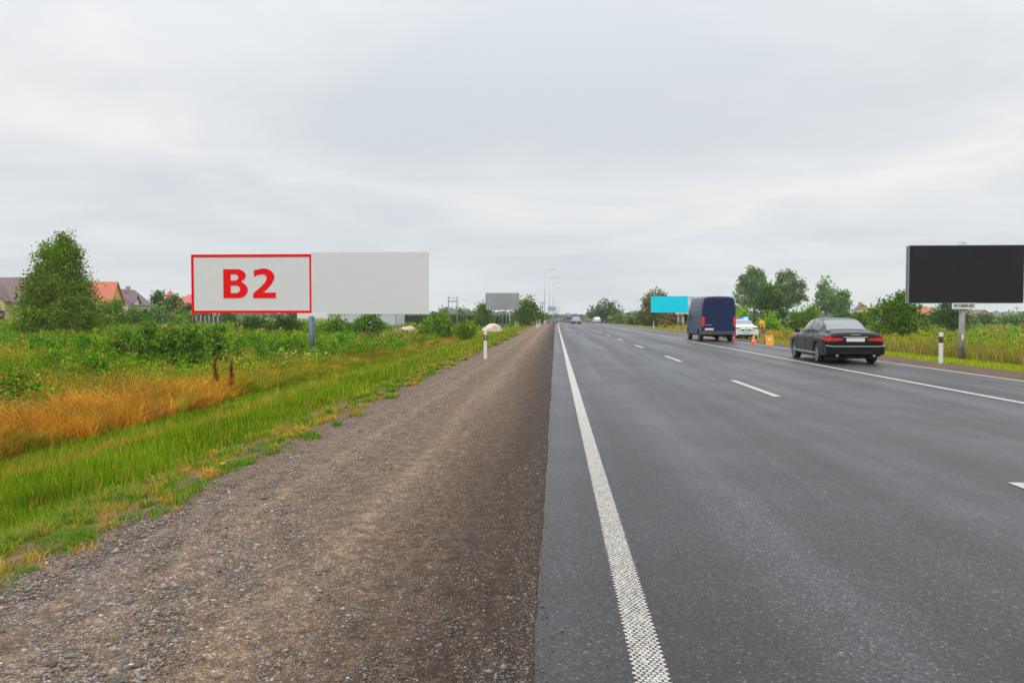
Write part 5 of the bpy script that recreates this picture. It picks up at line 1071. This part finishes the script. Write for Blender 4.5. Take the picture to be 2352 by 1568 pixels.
MB().bb(gx0 - 3.9, gx0 + 4.2, -8.2, -6.02, -1.5, zz_(729)).build('porch_wall', wood, hse)
# house 2: orange roof
Y = 142; X, zr = at(212, 646, Y); z0 = gzf(X, Y); q = lambda py: at(212, py, Y)[1] - z0
gable_house('house', 'ochre gabled house with orange tiled roof right of the birch', X - 1.5, Y + 3, z0, 8, 6.4, q(694), q(645), R(8), och, orange_r, 'x', [(-.3, q(706), 1.1, 1.4, 'r')], ())
# house 3: purple roof, white walls
Y = 172; X, zr = at(250, 663, Y); z0 = gzf(X, Y); q = lambda py: at(250, py, Y)[1] - z0
h3 = gable_house('house', 'white house with purple brown roof and dormer right of the orange roof', X + .2, Y + 5, z0, 8.4, 10, q(697), q(662), 0, whi, purple_r, 'y', [(2.0, q(705), 1.0, 1.3, 'f'), (-1.4, q(705), 1.0, 1.3, 'f')], [(-.3, -3.8, .7, q(656)), (.9, 1.0, .7, q(657))])
MB().prism([(-3.7, q(700)), (-1.3, q(700)), (-1.3, q(692)), (-2.5, q(678)), (-3.7, q(692))], 'x', 1.2, 4.7).build('dormer', whi, h3); MB().prism([(-4.1, q(696)), (-2.5, q(676)), (-.9, q(696)), (-.9, q(698)), (-2.5, q(678.5)), (-4.1, q(698))], 'x', .9, 5.1).build('dormer_roof', purple_r, h3)
Y = 230; X, _ = at(310, 700, Y); z0 = gzf(X, Y); q = lambda py: at(310, py, Y)[1] - z0
r = thing('house', 'small pale flat roofed house with grey lean to, behind the purple roof', 'house', (X, Y, z0)); MB().bb(-2.6, 1.2, 0, 6, -1, q(690)).build('wall', whi, r); MB().bb(-2.8, 1.4, -.2, 6.2, q(690) + .01, q(688.5)).build('roof', whi, r)
MB().add([(-3, -2, q(705)), (2, -2, q(705)), (1, .0, q(694)), (-2.6, 0, q(694)), (-3, -2, q(706.5)), (2, -2, q(706.5)), (1, -.01, q(696)), (-2.6, -.01, q(696))], [(0, 1, 2, 3), (4, 7, 6, 5), (0, 4, 5, 1), (1, 5, 6, 2), (2, 6, 7, 3), (3, 7, 4, 0)]).build('lean_to_roof', purple_r, r); MB().bb(-2.5, 1.2, -1.8, -.02, -1, q(706.6)).build('lean_to_wall', M('kiosk'), r)
# spire and red roof
Y = 195; X, _ = at(391, 700, Y); z0 = gzf(X, Y); q = lambda py: at(391, py, Y)[1] - z0
r = thing('turret', 'small red pointed turret roof behind the round tree', 'tower', (X, Y, z0)); MB().tube([(0, 0, -1), (0, 0, q(679))], 1.0, 10).build('wall', bei, r); MB().tube([(0, 0, q(679) + .01), (0, 0, q(666.5))], [1.25, .03], 10).build('spire', red_r, r)
MB().tube([(0, 0, q(667)), (0, 0, q(661))], .03, 5).tube([(-.3, 0, q(663)), (0, 0, q(662)), (.3, 0, q(663))], .03, 5).build('weather_vane', M('wire'), r)
Y = 185; X, _ = at(445, 700, Y); z0 = gzf(X, Y); q = lambda py: at(445, py, Y)[1] - z0; r = thing('house', 'beige house with bright red hipped roof beside the B2 panel', 'house', (X, Y, z0))
MB().bb(-3.6, 6, -2.6, 5, -1, q(696)).build('wall', bei, r); MB().add([(-4.2, -3.2, q(697)), (6.6, -3.2, q(697)), (6.6, 5.6, q(697)), (-4.2, 5.6, q(697)), (-1.6, 1.2, q(675.5)), (4, 1.2, q(675.5))], [(0, 1, 5, 4), (1, 2, 5), (2, 3, 4, 5), (3, 0, 4), (0, 3, 2, 1)]).build('roof', red_r, r)
# shed behind left panel edge
Y = 135; X, _ = at(455, 715, Y); z0 = gzf(X, Y); q = lambda py: at(455, py, Y)[1] - z0
r = thing('open_shed', 'dark roofed open shed beside the left billboard panel', 'shed', (X, Y, z0)); MB().prism([(-2.9, q(712)), (0, q(699)), (2.9, q(712)), (2.9, q(713.5)), (0, q(701)), (-2.9, q(713.5))], 'y', -2.5, 2.5).build('roof', dkr, r)
for sx in (-2.4, 2.4):
    for sy in (-2.2, 2.2): MB().bb(sx - .08, sx + .08, sy - .08, sy + .08, -.5, q(712)).build('post', wood, r)
# yard fence
def yard_fence():
    Y = 124; (Xa, _), (Xb, _) = at(345, 725, Y), at(500, 725, Y); z0 = gzf((Xa + Xb) / 2, Y); zt = at(420, 724, Y)[1] - z0; r = thing('yard_fence', 'fence of pale posts and dark boards left of the billboard', 'fence', ((Xa + Xb) / 2, Y, z0)); n = 17; L_ = Xb - Xa
    for k in range(n): x = -L_ / 2 + L_ * k / (n - 1); MB().bb(x - .06, x + .06, -.06, .06, -.4, zt + (.12 if k % 3 == 0 else -.05)).build('fence_post', M('pale_post', (.5, .48, .46), .7), r)
    for k in range(n - 1): x = -L_ / 2 + L_ * (k + .5) / (n - 1); MB().bb(x - L_ / (n - 1) / 2 + .07, x + L_ / (n - 1) / 2 - .07, .0, .04, -.3, zt - .15 - .15 * (k % 2)).build('fence_panel', M('fence_dark', (.07, .055, .055), .8, var=.4, scale=1.5), r)
yard_fence()
Y = 145; (Xa, _), (Xb, _) = at(742, 730, Y), at(908, 730, Y); z0 = gzf(Xb, Y); q = lambda py: at(850, py, Y)[1] - z0
r = thing('warehouse', 'low pale grey warehouse behind the bushes under the blank panel', 'building', ((Xa + Xb) / 2, Y, z0)); W_ = (Xb - Xa) / 2
MB().bb(-W_, W_, 0, 9, -1, q(719)).build('wall', M('pale_cladding', (.52, .53, .56), .6, var=.06), r); MB().bb(-W_ - .1, W_ + .12, -.15, 9.1, q(719) + .01, q(717.5)).build('roof', M('pale_roof', (.4, .42, .45), .6), r); MB().bb(W_ + .005, W_ + .12, -.06, .1, -.5, q(719) - .01).build('corner_trim', M('blue_trim', (.10, .35, .50), .6), r)
# right houses
def rh(px0, px1, pyr, pye, Y, label, wall, roofm, ridge='y', d=8, rz=0, chim=(), wins=()):
    (Xa, _), (Xb, _) = at(px0, 720, Y), at(px1, 720, Y); X = (Xa + Xb) / 2; z0 = gzf(X, Y); zf = lambda py: at((px0 + px1) / 2, py, Y)[1] - z0
    return gable_house('house', label, X, Y + d / 2, z0, Xb - Xa, d, zf(pye), zf(pyr), rz, wall, roofm, ridge, wins, [(c[0], c[1], c[2], zf(c[3])) for c in chim], over=.5), zf
rh(1968, 2008, 698, 716, 300, 'yellow gabled house with grey brown roof left of the broad shrub tree', och, purple_r, 'y', 9, R(-12), [(-.4, -1, 1.3, 694.5)], [(0, 2.2, 1.2, 1.4, 'f')])
rh(1958, 1985, 713, 724, 262, 'grey green roofed shed below the yellow gabled house', wood, M('shed_roof', (.20, .25, .25), .6), 'x', 6)
rh(2122, 2150, 705, 719, 300, 'house with orange roof between the shrub tree and the billboard pole', bei, orange_r, 'y', 9, R(10))
rh(2236, 2286, 711, 727, 320, 'pink gabled house with brown roof right of the billboard pole', pnk, m_roof('brown_tiles_far', (.14, .075, .06)), 'y', 11, 0, [(-1.2, 3, .9, 707)], [(-1.6, 2.0, 1.1, 1.5, 'f'), (1.6, 2.0, 1.1, 1.5, 'f')])
rh(2292, 2330, 718, 729, 340, 'house with dark purple roof right of the pink house', pnk, purple_r, 'x', 9, 0, [(-1.5, 0, 1.0, 714)])
rh(2334, 2364, 719, 728, 360, 'low dark roofed house at the right picture edge', bei, purple_r, 'x', 8)

# ---------------------------------------------------------------- person
def person():
    Y = 61.0; X = at(1752, 775, Y)[0]; z0 = gzf(X, Y); r = thing('person', 'man in yellow shirt and blue shorts bending beside the police car', 'person', (X, Y, z0), R(-38)); r.scale = (.97,) * 3
    def skin(name, verts, edges, mat, sub=2, root=0):
        me = bpy.data.meshes.new('t'); me.from_pydata([v[:3] for v in verts], edges, []); o = bpy.data.objects.new('t', me); COL.objects.link(o)
        m = o.modifiers.new('s', 'SKIN'); m.use_smooth_shade = True; sv = me.skin_vertices[0].data
        for i, v in enumerate(verts): rr_ = v[3] if hasattr(v[3], '__len__') else (v[3], v[3]); sv[i].radius = rr_; sv[i].use_root = (i == root)
        o.modifiers.new('b', 'SUBSURF').levels = sub; o.modifiers['b'].render_levels = sub; n = bake(o, name, mat, r)
        n.data.polygons.foreach_set('use_smooth', [True] * len(n.data.polygons)); return n
    # faces -x (towards the car), leaning forward
    V = [(0, 0, .93, (.13, .16)), (-.02, 0, 1.10, (.115, .15)), (-.06, 0, 1.30, (.125, .18)), (-.11, 0, 1.46, (.09, .14)), (-.15, 0, 1.54, .055), (-.20, 0, 1.62, .078), (-.235, 0, 1.70, .10), (-.22, 0, 1.76, .065),
         (-.10, .17, 1.44, .06), (-.01, .31, 1.18, .055), (-.14, .27, 1.02, .044), (-.20, .25, .98, .036), (-.10, -.17, 1.44, .06), (.07, -.33, 1.18, .055), (-.02, -.28, 1.0, .044), (-.07, -.25, .95, .036),
         (.0, .10, .86, .09), (.02, .11, .50, .07), (.04, .11, .28, .068), (.05, .11, .09, .038), (-.06, .12, .04, .04), (-.13, .12, .03, .03),
         (.02, -.10, .86, .09), (-.02, -.11, .50, .07), (.04, -.11, .28, .068), (.06, -.11, .09, .038), (-.05, -.12, .04, .04), (-.12, -.12, .03, .03), (-.325, 0, 1.68, .016), (-.20, .088, 1.69, .016), (-.20, -.088, 1.69, .016)]
    E = [(0, 1), (1, 2), (2, 3), (3, 4), (4, 5), (5, 6), (6, 7), (3, 8), (8, 9), (9, 10), (10, 11), (3, 12), (12, 13), (13, 14), (14, 15), (0, 16), (16, 17), (17, 18), (18, 19), (19, 20), (20, 21), (0, 22), (22, 23), (23, 24), (24, 25), (25, 26), (26, 27), (6, 28), (6, 29), (6, 30)]
    for hnd in (11, 15):                            # fingers and thumb
        hx, hy, hz, _ = V[hnd]
        for k, ln in enumerate((.07, .08, .075, .06)):
            a = len(V); yy = hy - .027 + .018 * k; V += [(hx - .035, yy, hz - .015, .011), (hx - .035 - ln * .5, yy, hz - .045, .009), (hx - .02 - ln * .55, yy, hz - .045 - ln * .5, .008)]; E += [(hnd, a), (a, a + 1), (a + 1, a + 2)]
        a = len(V); V += [(hx - .01, hy - .04, hz + .0, .012), (hx - .05, hy - .05, hz - .03, .010)]; E += [(hnd, a), (a, a + 1)]
    skin('body', V, E, M('skin', (.50, .27, .18), .6, var=.08))
    sh = [(.0, 0, .92, (.20, .23)), (-.02, 0, 1.10, (.195, .225)), (-.06, 0, 1.30, (.19, .245)), (-.11, 0, 1.45, (.14, .20)), (-.10, .21, 1.42, .10), (-.02, .29, 1.24, .085), (-.10, -.21, 1.42, .10), (.04, -.30, 1.24, .085)]
    skin('shirt', sh, [(0, 1), (1, 2), (2, 3), (3, 4), (4, 5), (3, 6), (6, 7)], M('yellow_cotton', (.85, .36, .0), .85, var=.12, scale=9))
    so = [(.01, 0, .93, (.155, .185)), (.0, .11, .80, .12), (.01, .115, .52, .12), (.01, -.11, .80, .12), (-.01, -.115, .52, .12)]
    skin('shorts', so, [(0, 1), (1, 2), (0, 3), (3, 4)], M('blue_denim', (.12, .18, .23), .85))
    skin('hair', [(-.215, 0, 1.745, .092), (-.18, 0, 1.70, .094), (-.175, 0, 1.64, .055)], [(0, 1), (1, 2)], M('brown_hair', (.06, .035, .022), .8))
    for s in (1, -1): MB().bb(-.17, .10, s * .115 - .05, s * .115 + .05, -.005, .055).build('shoe', M('shoe_grey', (.2, .2, .2), .8), r, bevel=.015); MB().tube([(-.322, s * .035, 1.715), (-.310, s * .035, 1.715)], .012, 6).build('eye', blk, r)
    MB().bb(-.01, .10, -.30, -.20, .90, 1.02).build('hip_bag', blk, r, bevel=.02)
person()

# ---------------------------------------------------------------- haze
hz = MB().bb(-1850, 1850, -150, 2250, -8.5, 17).build('haze', bpy.data.materials.new('haze')); m = hz.data.materials[0]; m.use_nodes = True; t = m.node_tree; t.nodes.clear()
pv = N(t, 'ShaderNodeVolumePrincipled'); pv.inputs['Color'].default_value = (.93, .96, 1, 1); pv.inputs['Density'].default_value = .00028; pv.inputs['Anisotropy'].default_value = .2
oo = N(t, 'ShaderNodeOutputMaterial'); L(t, pv.outputs[0], oo.inputs['Volume']); tag(hz, 'thin pale haze over the distant road and fields', 'haze', kind='stuff')
